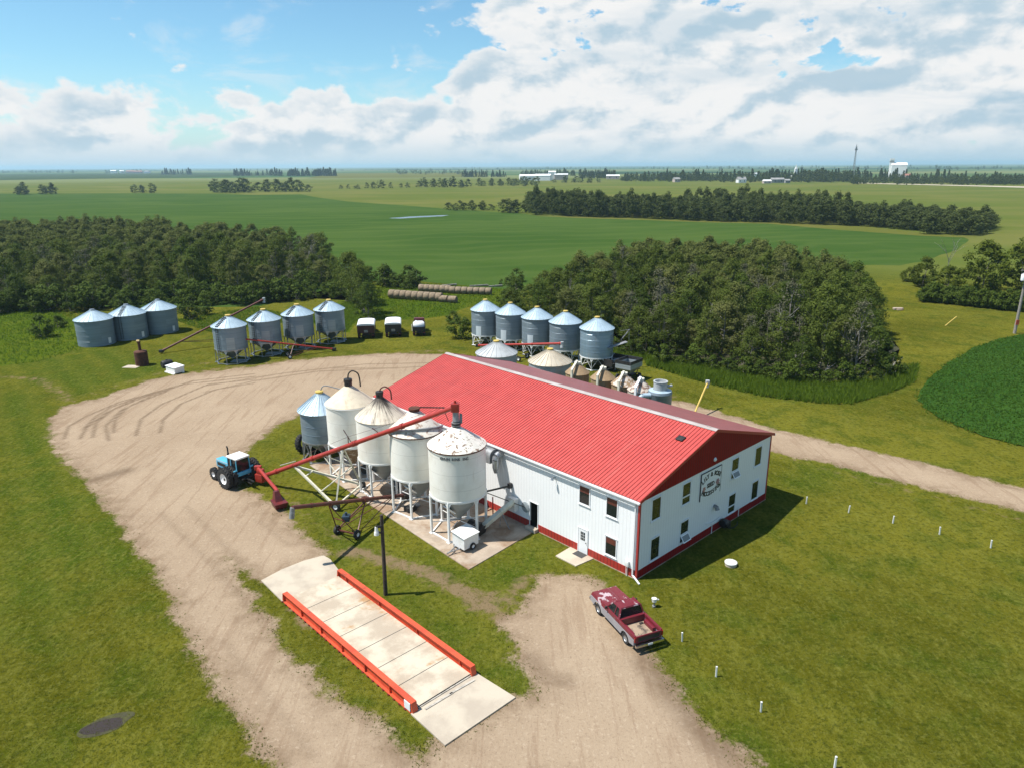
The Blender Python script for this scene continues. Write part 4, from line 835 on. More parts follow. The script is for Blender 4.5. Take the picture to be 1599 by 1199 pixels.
# white box trailer on the pad
tr=thing('utility_trailer','small white enclosed box trailer with short hitch on the pad corner','trailer',(-3.5,47.68,.06),TH+R(4))
b=MB(); b.hexa([(-.72,-.62,.22),(.72,-.62,.22),(.72,.62,.22),(-.72,.62,.22)],[(-.72,-.62,1.12),(.72,-.62,1.12),(.72,.62,1.3),(-.72,.62,1.3)]); b.build('body','white_paint',tr,0)
b=MB(); b.hexa([(-.8,-.7,1.125),(.8,-.7,1.125),(.8,.7,1.32),(-.8,.7,1.32)],[(-.8,-.7,1.165),(.8,-.7,1.165),(.8,.7,1.36),(-.8,.7,1.36)]); b.build('lid','white_paint',tr,0)
b=MB(); b.bar((-.7,-.25,.25),(-1.6,.0,.22),.07,.08); b.bar((-.7,.3,.25),(-1.6,.0,.22),.07,.08); b.bar((-1.45,0,.25),(-1.85,0,.2),.09,.09); b.bar((-1.2,-.05,.0),(-1.2,-.05,.75),.05,.05); b.build('hitch','steel',tr,0)
for s_ in (-.66,.66): wheelpart(tr,(.1,s_,.26),.26,.16,(0,1,0),.5)

# ------------------------------------------------------------------ truck scale
sc=thing('truck_scale','long concrete truck scale with bright orange side rails','truck scale',(-5.26,30.73,0),.764); SW,SL=4.284,13.92
ND=7
for k in range(ND):
    y0,y1=SL*k/ND,SL*(k+1)/ND; b=MB(); b.box(.28,SW-.28,y0+.022,y1-.022,-.3,.2,None,.008); b.build('deck_panel','deck_concrete',sc,0)
b=MB(); b.box(.3,SW-.3,.02,SL-.02,-.3,.185); b.build('joint_strip','rubber_mat',sc,0)
for x,s_ in ((0,1),(SW,-1)):
    b=MB(); L=SL
    X=lambda v:x+s_*v
    def bb(x0,x1,y0,y1,z0,z1): b.box(min(X(x0),X(x1)),max(X(x0),X(x1)),y0,y1,z0,z1)
    bb(.10,.15,.0,L,.05,.6); bb(-.03,.30,.0,L,.6,.64); bb(-.06,.28,.0,L,.0,.05)
    for y in list(np.arange(1.0,L,4.0))+[L-1.]: bb(.15,.26,y-.02,y+.02,.205,.6); 
    for y in np.arange(2.,L,2.4): bb(.0,.1,y-.02,y+.02,.05,.6)
    for e,y in ((-1,0),(1,L)):
        ys=(y,y+e*.16); b.hexa([(X(-.03),ys[0],.0),(X(.3),ys[0],.0),(X(.3),ys[1],.0),(X(-.03),ys[1],.0)],[(X(-.03),ys[0],.64),(X(.3),ys[0],.64),(X(.3),ys[0]+e*.03,.64),(X(-.03),ys[0]+e*.03,.64)])
    b.build('side_rail','orange_paint',sc,0)
b=MB(); b.box(-.075,-.035,.05,.55,.12,.58); b.build('plate','trim_white',sc,0)
b=MB()
for y in np.arange(.4,SL,.5): b.box(-.14,-.06,y,y+.14,-.05,.06)
b.build('foot_bracket','maroon',sc,0)
def _s0(x,y): return (-5.26+x*math.cos(.764)-y*math.sin(.764),30.73+x*math.sin(.764)+y*math.cos(.764))
def toL(p,o=(-5.26,30.73),a=.764): d=(p[0]-o[0],p[1]-o[1]); return (d[0]*math.cos(a)+d[1]*math.sin(a),-d[0]*math.sin(a)+d[1]*math.cos(a))
ap=[(645,1110),(695,1165),(805,1090),(743,1047)]
slab('concrete_ramp',[_s0(-.1,-.05)]+GP(ap[1:3])+[_s0(4.38,-.05)],.09,'concrete_light','pale concrete ramp at the near end of the truck scale','ramp',-.15,'ramps of the truck scale')
slab('concrete_ramp',[_s0(-.1,13.97)]+GP([(408,907),(440,890),(475,876),(505,868),(516,874)])+[_s0(4.38,13.97)],.09,'concrete_light','pale rounded concrete ramp at the yard end of the truck scale','ramp',-.15,'ramps of the truck scale')
for i,(l,w) in enumerate((((650,1106),(738,1052),.16),((655,1108),(706,1079),.1),((706,1079),(722,1071),.1),((663,1109),(700,1089),.09),((703,1085),(741,1062),.1))) if 0 else []: pass
for i,(a_,c_2,w) in enumerate((((652,1104),(737,1052),.2),((664,1107),(707,1081),.12),((702,1083),(741,1061),.12))):
    a3,c3=G(*a_,.1),G(*c_2,.1); b=MB(); a3.z=c3.z=.115; b.bar(a3,c3,w,.035); tag(b.build('plank','plank_grey',None,0),('widest grey plank across the near end of the scale deck','lower short grey plank lying on the near scale ramp','upper short grey plank lying on the near scale ramp')[i],'plank','loose planks on the near ramp')

# ------------------------------------------------------------------ pickup
pk=thing('pickup_truck','faded maroon and grey pickup truck with peeling paint and open bed','pickup truck',(0,0,0),0)
f_=Vector((5.44,39.31)); r_=Vector((6.69,36.37)); dd=(f_-r_).normalized(); nn=Vector((dd.y,-dd.x)); ctr=(f_+r_)/2+nn*.82
pk.location=(ctr.x,ctr.y,.006); pk.rotation_euler=(0,0,math.atan2(dd.y,dd.x)); WB=3.2; fx,rx=WB/2,-WB/2; HW=.98
def shell(b,prof,w0,w1,zs):
    """side profile (x,z) extruded across; half width w0 below zs, tapering to w1 at the top"""
    n=len(prof); zt=max(z for _,z in prof); W_=lambda z:w0 if z<=zs else w0+(w1-w0)*(z-zs)/(zt-zs)
    b.add([(x,-W_(z),z) for x,z in prof]+[(x,W_(z),z) for x,z in prof],[tuple(range(n)),tuple(range(n,2*n))[::-1]]+[((i+1)%n,i,n+i,n+(i+1)%n) for i in range(n)])
def arch(cx,r,z0,z1,x0,x1):
    """lower side outline from x0 to x1 (decreasing x) with a wheel arch"""
    return [(cx+r*math.cos(t),max(z0,.36+r*math.sin(t))) for t in np.linspace(0,PI,9)]
# lower grey flanks, with wheel openings
for s_ in (-1,1):
    b=MB(); pr=[(2.52,.62),(2.52,.5)]+arch(fx,.46,.42,0,0,0)+arch(rx,.46,.42,0,0,0)+[(-2.55,.5),(-2.55,.86),(2.5,.86)]
    y0,y1=(.84,HW) if s_>0 else (-HW,-.84); b.xz(pr,y0,y1); b.build('lower_flank','pickup_grey',pk,0)
b=MB(); b.hexa([(.62,-.95,.862),(2.56,-.93,.862),(2.56,.93,.862),(.62,.95,.862)],[(.72,-.88,1.13),(2.5,-.86,1.05),(2.5,.86,1.05),(.72,.88,1.13)])
b.box(2.2,2.56,-.84,.84,.5,.86); b.box(.6,2.2,-.6,.6,.42,.86)
b.hexa([(.75,-.3,1.128),(2.4,-.28,1.058),(2.4,.28,1.058),(.75,.3,1.128)],[(.85,-.2,1.165),(2.35,-.2,1.085),(2.35,.2,1.085),(.85,.2,1.165)])
b.build('hood','pickup_peeled',pk,20)
b=MB(); b.box(-.82,.62,-.95,.95,.862,1.12,None,.02); b.box(-.8,.6,-.84,.84,.42,.87); b.build('cab','pickup_maroon',pk,25)
ROOF=[(.12,1.68),(-.55,1.68)]
b=MB(); b.hexa([(-.64,-.72,1.64),(.2,-.72,1.62),(.2,.72,1.62),(-.64,.72,1.64)],[(-.6,-.66,1.72),(.08,-.66,1.71),(.08,.66,1.71),(-.6,.66,1.72)])
for s_ in (-1,1):
    b.bar((.66,s_*.86,1.12),(.2,s_*.70,1.64),.07,.06); b.bar((-.72,s_*.86,1.12),(-.6,s_*.70,1.65),.12,.07); b.bar((-.22,s_*.87,1.12),(-.24,s_*.71,1.64),.05,.05)
b.build('roof','pickup_peeled',pk,20,'maroon roof with whitish peeled streaks')
b=MB(); q=.68
b.add([(.64,-.82,1.13),(.64,.82,1.13),(.2,.67,1.63),(.2,-.67,1.63)],[(0,1,2,3)]); b.build('windscreen','glass_dark',pk,0)
b=MB(); b.add([(-.74,-.82,1.13),(-.74,.82,1.13),(-.62,.67,1.64),(-.62,-.67,1.64)],[(0,3,2,1)]); b.build('rear_window','glass_dark',pk,0)
for s_ in (-1,1):
    b=MB(); b.add([(.6,s_*.855,1.13),(-.68,s_*.855,1.13),(-.58,s_*.705,1.63),(.18,s_*.705,1.63)],[(0,1,2,3)]); b.build('side_window','glass_dark',pk,0)
    b=MB(); b.box(-.62,.58,s_*.952-.004,s_*.952+.004,.88,1.1); d_=b.build('door','pickup_maroon',pk,0); b=MB(); b.box(-.5,-.32,s_*.965-.012,s_*.965+.012,1.0,1.03); b.build('handle','chrome',d_,0)
    b=MB(); b.box(.42,.52,min(s_*.97,s_*1.14),max(s_*.97,s_*1.14),1.14,1.3,None,.02); b.build('mirror','black_metal',pk)
b=MB()
for s_ in (-1,1): b.box(-2.58,-.84,min(s_*.82,s_*.955),max(s_*.82,s_*.955),.862,1.12,None,.02)
b.box(-.9,-.83,-.82,.82,.7,1.12); b.build('bed_side','pickup_maroon',pk,25)
b=MB(); b.box(-2.55,-.9,-.82,.82,.6,.68); b.build('bed_floor','bed_liner',pk,0)
for s_ in (-1,1): b=MB(); b.box(rx-.5,rx+.45,min(s_*.6,s_*.82),max(s_*.6,s_*.82),.68,.95,None,.05); b.build('wheel_well','pickup_maroon',pk)
b=MB(); b.box(-2.64,-2.57,-.86,.86,.66,1.1,None,.015); tg=b.build('tailgate','pickup_maroon',pk,25); b=MB(); b.box(-2.652,-2.642,-.72,.72,.74,1.0); b.build('panel','black_metal',tg,0)
for s_ in (-1,1): b=MB(); b.box(-2.65,-2.57,min(s_*.865,s_*.96),max(s_*.865,s_*.96),.74,1.06); b.build('tail_light','lamp_red',pk,0)
b=MB(); b.box(-2.82,-2.66,-.96,.96,.46,.62,None,.03); bp=b.build('rear_bumper','chrome',pk); b=MB(); b.box(-2.835,-2.822,-.16,.16,.48,.6); b.build('licence_plate','plate_white',bp,0)
b=MB(); b.box(2.57,2.74,-.96,.96,.44,.62,None,.03); b.build('front_bumper','chrome',pk)
b=MB(); b.box(2.562,2.585,-.6,.6,.66,.9); b.build('grille','black_metal',pk,0)
for s_ in (-1,1): b=MB(); b.box(2.563,2.59,min(s_*.64,s_*.88),max(s_*.64,s_*.88),.7,.88); b.build('headlight','chrome',pk,0)
for x in (fx,rx):
    for s_ in (-1,1): wheelpart(pk,(x,s_*.84,.36),.36,.25,(0,s_,0),.55,0,'steel')
b=MB()
for x0,x1,y0,y1 in ((-2.35,-2.2,-.75,-.3),(-2.3,-2.15,.3,.62),(-1.2,-1.05,-.6,-.35)): b.box(x0,x1,y0,y1,.681,.72)
tag(b.build('scrap_wood','black_box',None,0),'','') if 0 else b.build('bed_bracket','black_box',pk,0)

# ------------------------------------------------------------------ tractor
tk=thing('tractor','blue tractor with white cab roof and dual rear wheels hitched to the red auger','tractor')
rl=Vector((-24.82,58.46)); rr_=Vector((-23.0,60.7)); hd=math.atan2((Vector((-26.93,60.22))-rl).y,(Vector((-26.93,60.22))-rl).x); hd=R(143)
hv=Vector((math.cos(hd),math.sin(hd))); sv=Vector((-hv.y,hv.x))   # sv points to the tractor's left
rc=Vector((-25.14,58.1))+sv*-1.45; tk.location=(rc.x+hv.x*.1,rc.y+hv.y*.1,.006); tk.rotation_euler=(0,0,hd)
b=MB(); b.box(.8,3.0,-.37,.37,1.0,1.75,None,.06); b.build('hood','blue_paint',tk)
b=MB(); 
for s_ in (-1,1): b.box(1.5,2.8,s_*.375-.004,s_*.375+.004,1.2,1.5)
b.box(3.001,3.02,-.3,.3,1.05,1.6); b.build('grille','black_metal',tk,0)
b=MB(); b.box(.85,2.96,-.376,.376,1.64,1.69); b.build('stripe','white_paint',tk,0)
b=MB(); b.box(-.4,3.05,-.26,.26,.62,1.02,None,.04); b.bar((2.5,-.95,.55),(2.5,.95,.55),.16,.16); b.tube((0,-1.5,.86),(0,1.5,.86),.14); b.box(-.75,.2,-.35,.35,.6,1.15,None,.05); b.build('chassis','black_metal',tk)
b=MB(); b.box(-.85,.78,-.72,.72,1.0,1.35,None,.05)
for s_ in (-1,1): b.box(-.75,.75,min(s_*.7,s_*1.0),max(s_*.7,s_*1.0),1.42,1.62,None,.05)
b.build('cab_base','blue_paint',tk)
b=MB()
for x,y in ((.7,.62),(.7,-.62),(-.72,.66),(-.72,-.66),(.1,.67),(.1,-.67)): b.bar((x,y,1.35),(x*.93,y*.95,2.5),.07,.07)
b.build('cab_frame','blue_paint',tk,0)
b=MB(); b.hexa([(-.68,-.62,1.36),(.68,-.6,1.36),(.68,.6,1.36),(-.68,.62,1.36)],[(-.64,-.59,2.48),(.62,-.57,2.48),(.62,.57,2.48),(-.64,.59,2.48)]); b.build('cab_glass','glass_dark',tk,0)
b=MB(); b.box(-.8,.74,-.7,.7,2.5,2.66,None,.06); b.build('cab_roof','white_paint',tk)
b=MB(); b.tube((1.3,.1,1.7),(1.3,.1,2.55),.1); b.tube((1.3,.1,2.55),(1.3,.1,3.05),.065); b.tube((1.3,.1,3.05),(1.42,.1,3.2),.065); b.build('exhaust_stack','black_metal',tk)
b=MB(); b.box(-1.2,-.7,-.5,.5,.7,.82); b.bar((-.8,0,.45),(-1.9,.1,.45),.1,.1); b.bar((-.8,-.3,.6),(-1.35,-.35,.5),.08,.08); b.build('drawbar','black_metal',tk)
b=MB(); b.bar((-1.0,.05,.75),(-2.3,.1,.75),.12,.12); b.build('drive_shaft','black_metal',tk)
for y in (-1.42,-.88,.88,1.42): wheelpart(tk,(0,y,.94),.94,.47,(0,1,0),.52,22)
for s_ in (-1,1): wheelpart(tk,(2.5,s_*.92,.56),.56,.4,(0,1,0),.42,16)

# ------------------------------------------------------------------ stored tractor tyres
for i,(px,py,z,tilt) in enumerate(((466,714,.0,8),(478,716,.0,0),(492,716,0,-6))):
    p=G(px,py); M=Matrix.Rotation(R(40),4,'Z'); b=MB(); b2=MB(); c=Vector((0,0,.88)); ax=Vector((math.cos(R(-20)),math.sin(R(-20)),.14-.05*i))
    wheel(b,b2,c,.88,.5,ax,.5,18); o=b.build('tractor_tyre','black_rubber'); o.location=(p.x+.5*i,p.y+1.6,0); tag(o,('big lugged tractor tyre at the outer end under the small galvanised bin','big lugged tractor tyre in the middle under the small galvanised bin','big lugged tractor tyre at the inner end under the small galvanised bin')[i],'tyre','spare tractor tyres')

# ------------------------------------------------------------------ parked farm trucks (seen from behind)
def farmtruck(label,px,py,w,L,box,tarp,cabm,kind_='tarp',az=98):
    p=G(px,py); t=thing('grain_truck',label,'grain truck',(p.x,p.y,0),R(az),'trucks parked by the meadow'); h=w/2
    b=MB(); b.box(.4,L+1.8,-.45,.45,.55,.85); b.build('chassis','black_metal',t,0)
    b=MB(); b.box(0,L,-h,h,.95,2.25); b.build('cargo_box',box,t,0) if kind_=='tarp' else None
    if kind_=='tarp':
        b=MB(); k=9; vs=[(x,h*1.02*math.cos(PI*i/(k-1)),2.25+.32*math.sin(PI*i/(k-1))**.6) for x in (-.03,L+.03) for i in range(k)]
        b.add(vs,[tuple(range(k)),tuple(range(k,2*k))[::-1]]+[(i+1,i,k+i,k+i+1) for i in range(k-1)]); 
        for s_ in (-1,1): b.box(-.03,L+.03,min(s_*h,s_*(h+.03)),max(s_*h,s_*(h+.03)),2.05,2.27)
        b.build('tarp','tarp_white',t,40)
        b=MB(); b.box(-.05,-.005,-.28,.28,1.1,1.5); b.tube((-.06,-.3,1.3),(-.16,-.3,1.3),.07); b.build('tailgate_latch','steel_dull',t,0)
    else:
        b=MB()
        for y0,y1 in ((-h,-h+.06),(h-.06,h)): b.box(0,L,y0,y1,.95,1.7)
        b.box(0,.06,-h+.06,h-.06,.95,1.6); b.box(L-.06,L,-h+.06,h-.06,.95,1.9); b.box(0.06,L-.06,-h+.06,h-.06,.95,1.02); b.build('cargo_box',box,t,0)
        b=MB(); b.lathe([(.001,-.95),(.5,-.92),(.72,-.6),(.72,.6),(.5,.92),(.001,.95)],28,Matrix.Translation((1.0,0,1.72))@Matrix.Rotation(R(90),4,'X'),False); b.tube((1.0,.45,2.3),(1.0,.45,2.5),.16); b.build('water_tank','tarp_white',t)
        b=MB(); b.bar((.1,h+.05,.95),(.6,h+.1,2.0),.08,.08); b.build('fill_pipe','cream_paint',t)
    b=MB(); b.box(L+.2,L+1.7,-1.0,1.0,.8,1.55,None,.06); b.hexa([(L+.25,-.95,1.55),(L+1.5,-.95,1.55),(L+1.5,.95,1.55),(L+.25,.95,1.55)],[(L+.35,-.85,2.35),(L+1.15,-.85,2.35),(L+1.15,.85,2.35),(L+.35,.85,2.35)]); b.box(L+1.6,L+2.9,-.8,.8,.8,1.5,None,.08); b.build('cab',cabm,t,25)
    b=MB(); b.add([(L+.27,-.8,1.65),(L+.27,.8,1.65),(L+.34,.75,2.25),(L+.34,-.75,2.25)],[(0,3,2,1)]); b.build('rear_window','glass_dark',t,0)
    for x in (1.0,L+2.0):
        for s_ in (-1,1): wheelpart(t,(x,s_*(h-.22),.5),.5,.42 if x<2 else .26,(0,1,0),.5,0,'steel_dull')
    b=MB(); b.box(-.04,.1,-h*.9,h*.9,.6,.72); 
    b.build('rear_bumper','black_metal',t,0)
    for s_ in (-1,1): b=MB(); b.box(-.055,-.041,s_*h*.8-.1,s_*h*.8+.1,.6,.7); b.build('tail_light','lamp_red',t,0)
    return t
farmtruck('dark maroon grain truck under a white tarp, nearest the row of four bins',572,530,2.75,4.6,'maroon_dark','tarp','maroon')
farmtruck('black grain truck under an arched white tarp, in the middle of three trucks',614.5,528,2.6,4.6,'black_box','tarp','black_box')
farmtruck('small maroon truck carrying a white water tank in its open box',654.5,526,2.1,3.2,'black_box','tank','maroon','tank',96)

# gravity wagon and a flat trailer by the wood
p=G(981,592); gw=thing('gravity_wagon','grey gravity grain wagon with dark rim standing by the wood edge','wagon',(p.x,p.y,0),R(50))
b=MB(); b.hexa([(-.5,-.3,.75),(.5,-.3,.75),(.5,.3,.75),(-.5,.3,.75)],[(-1.5,-1.15,1.7),(1.5,-1.15,1.7),(1.5,1.15,1.7),(-1.5,1.15,1.7)])
for x0,x1,y0,y1 in ((-1.5,1.5,-1.15,-1.1),(-1.5,1.5,1.1,1.15),(-1.5,-1.45,-1.1,1.1),(1.45,1.5,-1.1,1.1)): b.box(x0,x1,y0,y1,1.7,2.35)
b.build('hopper','galvanised_light',gw,0)
b=MB()
for x0,x1,y0,y1 in ((-1.53,1.53,-1.18,-1.08),(-1.53,1.53,1.08,1.18),(-1.53,-1.43,-1.08,1.08),(1.43,1.53,-1.08,1.08)): b.box(x0,x1,y0,y1,2.352,2.75)
b.build('rim_board','black_box',gw,0)
b=MB(); b.box(-1.3,1.3,-.4,.4,.5,.62)
for x in (-1.1,1.1): b.bar((x,-.9,.45),(x,.9,.45),.12,.12); b.bar((x,-.5,.5),(x*1.1,-.9,1.75),.08,.08); b.bar((x,.5,.5),(x*1.1,.9,1.75),.08,.08)
b.bar((1.3,0,.55),(2.6,0,.3),.1,.1); b.build('frame','black_metal',gw,0)
for x in (-1.1,1.1):
    for s_ in (-1,1): wheelpart(gw,(x,s_*1.0,.4),.4,.25,(0,1,0),.5,0,'steel_dull')
p=G(958,575); ft=thing('flat_trailer','dark low flat trailer parked behind the grey gravity wagon','trailer',(p.x,p.y,0),R(50))
b=MB(); b.box(-2.2,1.6,-1.1,1.1,.75,1.15,None,.02); b.box(-2.2,-2.1,-1.1,1.1,1.15,1.75); b.box(1.5,1.6,-1.1,1.1,1.15,1.7); b.build('deck','black_box',ft,0)
b=MB(); b.box(-1.2,.3,-.9,-.5,1.2,1.5); b.bar((-1.6,.3,1.2),(1.2,.7,1.75),.12,.1); b.build('load','steel_dull',ft,0)
for x in (-1.2,.8):
    for s_ in (-1,1): wheelpart(ft,(x,s_*.95,.38),.38,.22,(0,1,0),.5,0,'steel_dull')
# burner, slab, white box and black tank in the grass
p=G(222.5,570); bu=thing('burn_barrel','rusty round burner with short chimney standing in the grass','burner',(p.x,p.y,0))
b=MB(); b.lathe([(.88,0),(.88,1.95),(.8,2.05),(.001,2.2)],32,None,False); b.box(-.3,.3,-.92,-.86,.2,.8); b.build('drum','rust',bu)
b=MB(); b.tube((0,0,2.1),(-.05,0,3.3),.2); b.tube((-.05,0,3.3),(-.05,0,3.42),.27); b.build('chimney','rust',bu); b=MB(); b.tube((-.3,0,3.5),(.1,0,3.5),.16); b.build('cap','straw_end',bu)
p=G(206,573); b=MB(); b.box(-1.05,1.05,-.7,.7,-.1,.06); o=b.build('concrete_slab','concrete_light',None,0); o.location=p; o.rotation_euler=(0,0,R(-8)); tag(o,'small pale concrete slab in the grass beside the rusty burner','slab')
c0,c1,c2=G(273.5,585),G(286.5,581),G(258,580); az=math.atan2(c0.y-c2.y,c0.x-c2.x)
bx_=thing('storage_box','white chest-like storage box on skids at the edge of the gravel','box',(c0.x,c0.y,0),az)
b=MB(); b.box(-2.35,0,0,1.35,.12,.85); b.build('body','white_paint',bx_,0); b=MB(); b.hexa([(-2.42,-.07,.853),(.07,-.07,.853),(.07,1.42,.853),(-2.42,1.42,.853)],[(-2.42,-.07,.9),(.07,-.07,.9),(.07,1.42,1.02),(-2.42,1.42,1.02)]); b.build('lid','tarp_white',bx_,0)
b=MB(); b.box(-2.4,.05,-.25,-.02,.0,.12); b.box(-2.4,.05,1.1,1.3,.0,.12); b.build('skid','white_paint',bx_,0)
p=G(255,575); tk2=thing('fluid_tank','low black plastic tank lying against the white storage box','tank',(p.x+.1,p.y+.5,0),az)
b=MB(); b.lathe([(.001,-.75),(.42,-.72),(.52,-.5),(.52,.5),(.42,.72),(.001,.75)],28,Matrix.Translation((.1,.2,.5))@Matrix.Rotation(R(90),4,'X'),False); b.build('body','black_box',tk2); b=MB(); b.tube((.1,.2,1.0),(.1,.2,1.1),.14); b.box(-.35,.55,-.4,.8,0,.1); b.build('base','black_metal',tk2)
# bales
def bale(label,p,az,r=.82,L=1.35,grp=None,first=False):
    t=thing('hay_bale',label,'hay bale',(p.x,p.y,0),az,grp)
    b=MB(); rr=random.Random(p.x); n=28; vs=[]
    for x in (-L/2,-L*.44,0,L*.44,L/2):
        k=.94 if abs(x)>L*.45 else 1.
        for i in range(n): a=2*PI*i/n; q=r*k*(1+rr.uniform(-.02,.02)); vs.append((x,q*math.cos(a),max(.0,r*.93+q*math.sin(a))))
    fs=[(j*n+i,j*n+(i+1)%n,(j+1)*n+(i+1)%n,(j+1)*n+i) for j in range(4) for i in range(n)]; b.add(vs,fs); b.build('wrap','straw',t,50)
    b=MB()
    for x,rev in ((-L/2-.002,1),(L/2+.002,0)): b.lathe([(.001,x),(r*.45,x-.03*(1 if rev else -1)),(r*.93,x)],n,Matrix.Translation((0,0,r*.93))@Matrix.Rotation(R(90),4,'Y'),False)
    b.build('end_face','straw_end' if first else 'straw',t,0); return t
a,b_=G(613,466),G(686,471); n_=9
for i in range(n_):
    p=a.lerp(b_,i/(n_-1.)); bale('weathered round hay bale with a fresh yellow end at the left of the front row' if i==0 else 'weathered round hay bale packed end to end in the front row',p,math.atan2(b_.y-a.y,b_.x-a.x)+.05,.95,1.28,'round bales in the meadow',i==0)
for i,(x,y) in enumerate(((693,472),(707,473))): bale(('low dark hay bale just past the gap in the front row','last low dark hay bale at the right end of the front row')[i],G(x,y),math.atan2(b_.y-a.y,b_.x-a.x)+.02,.72,1.75,'round bales in the meadow')
a,b_=G(659,455.5),G(700,457.5)
for i in range(6): bale('pinkish weathered hay bale in the back row before the gap, beside the bushes',a.lerp(b_,i/5),math.atan2(b_.y-a.y,b_.x-a.x)+.03,.85,1.2,'round bales in the meadow')
a,b_=G(707,458.5),G(763,460.5)
for i in range(7): bale('pale weathered hay bale in the back row after the gap, towards the right wood',a.lerp(b_,i/6),math.atan2(b_.y-a.y,b_.x-a.x)-.02,.8,1.25,'round bales in the meadow')
for i,(x,y,l) in enumerate(((702,447,1.7),(748,448,2.2),(774,448.5,1.6))):
    p=G(x,y); b=MB(); b.bar((-l,0,.15),(l,.2,.3),.35,.3); b.bar((-.3,.1,.3),(l*.9,-.2,.5),.25,.2); o=b.build('driftwood_log','dead_bark',None,0); o.location=p; tag(o,('bleached log lying at the field edge behind the back bales','longer bleached log at the field edge behind the back bales','bleached log at the field edge near the right wood')[i],'log')
# white marker posts
PST=[(1259,786,'white marker post standing by the tip of the building shadow'),(1325,800,'white marker post, second in the line along the gravel road'),(1394,816.5,'white marker post, third in the line along the gravel road'),(1467,834,'white marker post, fourth in the line along the gravel road'),(1547,855,'white marker post farthest from the building in the road line'),
     (1065,1001,'white marker post just behind the red pickup'),(1118,1056,'white marker post second behind the pickup, with bare ground at its foot'),(1188,1111,'white marker post third behind the pickup along the grass edge'),(1303,1199,'white marker post farthest from the pickup, at the lower edge')]
for i,(x,y,l) in enumerate(PST):
    p=G(x,y); b=MB(); tl=Vector((random.uniform(-.04,.06),random.uniform(-.04,.04),.62)); b.bar((0,0,-.05),tl,.075,.075); b.bar(tl,tl+Vector((0,0,.025)),.09,.09); o=b.build('marker_post','white_paint',None,0); o.location=p; tag(o,l,'post','white marker posts in the lawn')
p=G(1021,947); hy=thing('yard_hydrant','small grey yard hydrant with a white bucket-like cap beside the pickup','hydrant',(p.x,p.y,0))
b=MB(); b.tube((0,0,-.05),(0,0,.4),.05); b.tube((0,0,0),(0,0,.1),.12); b.build('pipe','steel_dull',hy); b=MB(); b.tube((0,0,.38),(.0,.02,.62),.14,.18); b.bar((.1,0,.55),(.3,.05,.5),.07,.07); b.build('cap','white_paint',hy)
p=G(1141,882); wc=thing('well_cover','round white concrete well cover in the lawn by the building','well cover',(p.x,p.y,0))
b=MB(); b.lathe([(.4,-.05),(.4,.2),(.001,.2)],32,None,False); b.build('ring','concrete_light',wc); b=MB(); b.lathe([(.43,.2),(.43,.27),(.38,.3),(.001,.31)],32,None,False); b.build('lid','white_paint',wc)
# yellow stake
a=G(1476,509); b=MB(); b.bar(a,a+Vector((2.1,.6,1.5)),.12,.12); tag(b.build('marker_stake','yellow_paint',None,0),'yellow slanting guy-wire marker in the mown grass before the hedge','stake')
p=G(1402,484); b=MB(); b.box(-.9,.9,-.4,.4,0,.4,None,.08); b.box(-.5,.6,-.9,-.35,0,.25,None,.06); o=b.build('stone_pile','concrete',None,0); o.location=p; tag(o,'low pale stone heap at the right edge of the wood','stone pile')
# yard light pole
p=G(602.3,927.9); yp=thing('yard_pole','dark leaning wooden pole with white yard lamp beside the truck scale','pole',(p.x,p.y,0))
b=MB(); b.tube((0,0,-.1),(.04,.05,5.8),.14,.105,12); b.build('post','wood_pole',yp)
b=MB(); b.bar((0,0,5.0),(-.33,-.18,5.05),.12,.12); b.bar((0,0,4.55),(-.3,-.16,4.7),.1,.1); b.build('bracket','black_metal',yp)
b=MB(); b.tube((-.3,-.16,4.7),(-.3,-.16,5.05),.13,.09,16); b.tube((-.3,-.16,4.5),(-.3,-.16,4.7),.17,.15,16); b.build('lamp_head','white_paint',yp)
# utility pole
p=G(1584,521); up=thing('utility_pole','tall grey utility pole with two white transformers by the dark green plot','utility pole',(p.x,p.y,0))
b=MB(); b.tube((0,0,-.1),(.05,.0,10.9),.24,.16,14); b.build('post','grey_pole',up); b=MB(); b.box(-.26,.26,-.27,-.2,1.5,2.3); b.build('marker_band','orange_paint',up,0)
for s_ in (-1,1):
    b=MB(); b.lathe([(.001,8.8),(.34,8.8),(.36,8.9),(.36,9.75),(.3,9.85),(.001,9.88)],24,Matrix.Translation((s_*.52,-.25,0)),False); b.tube((s_*.52,-.25,9.85),(s_*.52,-.25,10.15),.05); b.build('transformer','tarp_white',up)
b=MB(); b.bar((-.9,-.12,9.3),(.9,-.12,9.3),.1,.12); b.bar((-1.0,-.1,10.4),(1.0,-.1,10.4),.1,.12); b.build('crossarm','grey_pole',up,0)
b=MB(); b.path([(-.75,-.3,8.8),(-.75,-.3,8.3),(-.4,-.3,8.1),(-.1,-.22,8.3)],.04); b.build('cable','black_rubber',up)

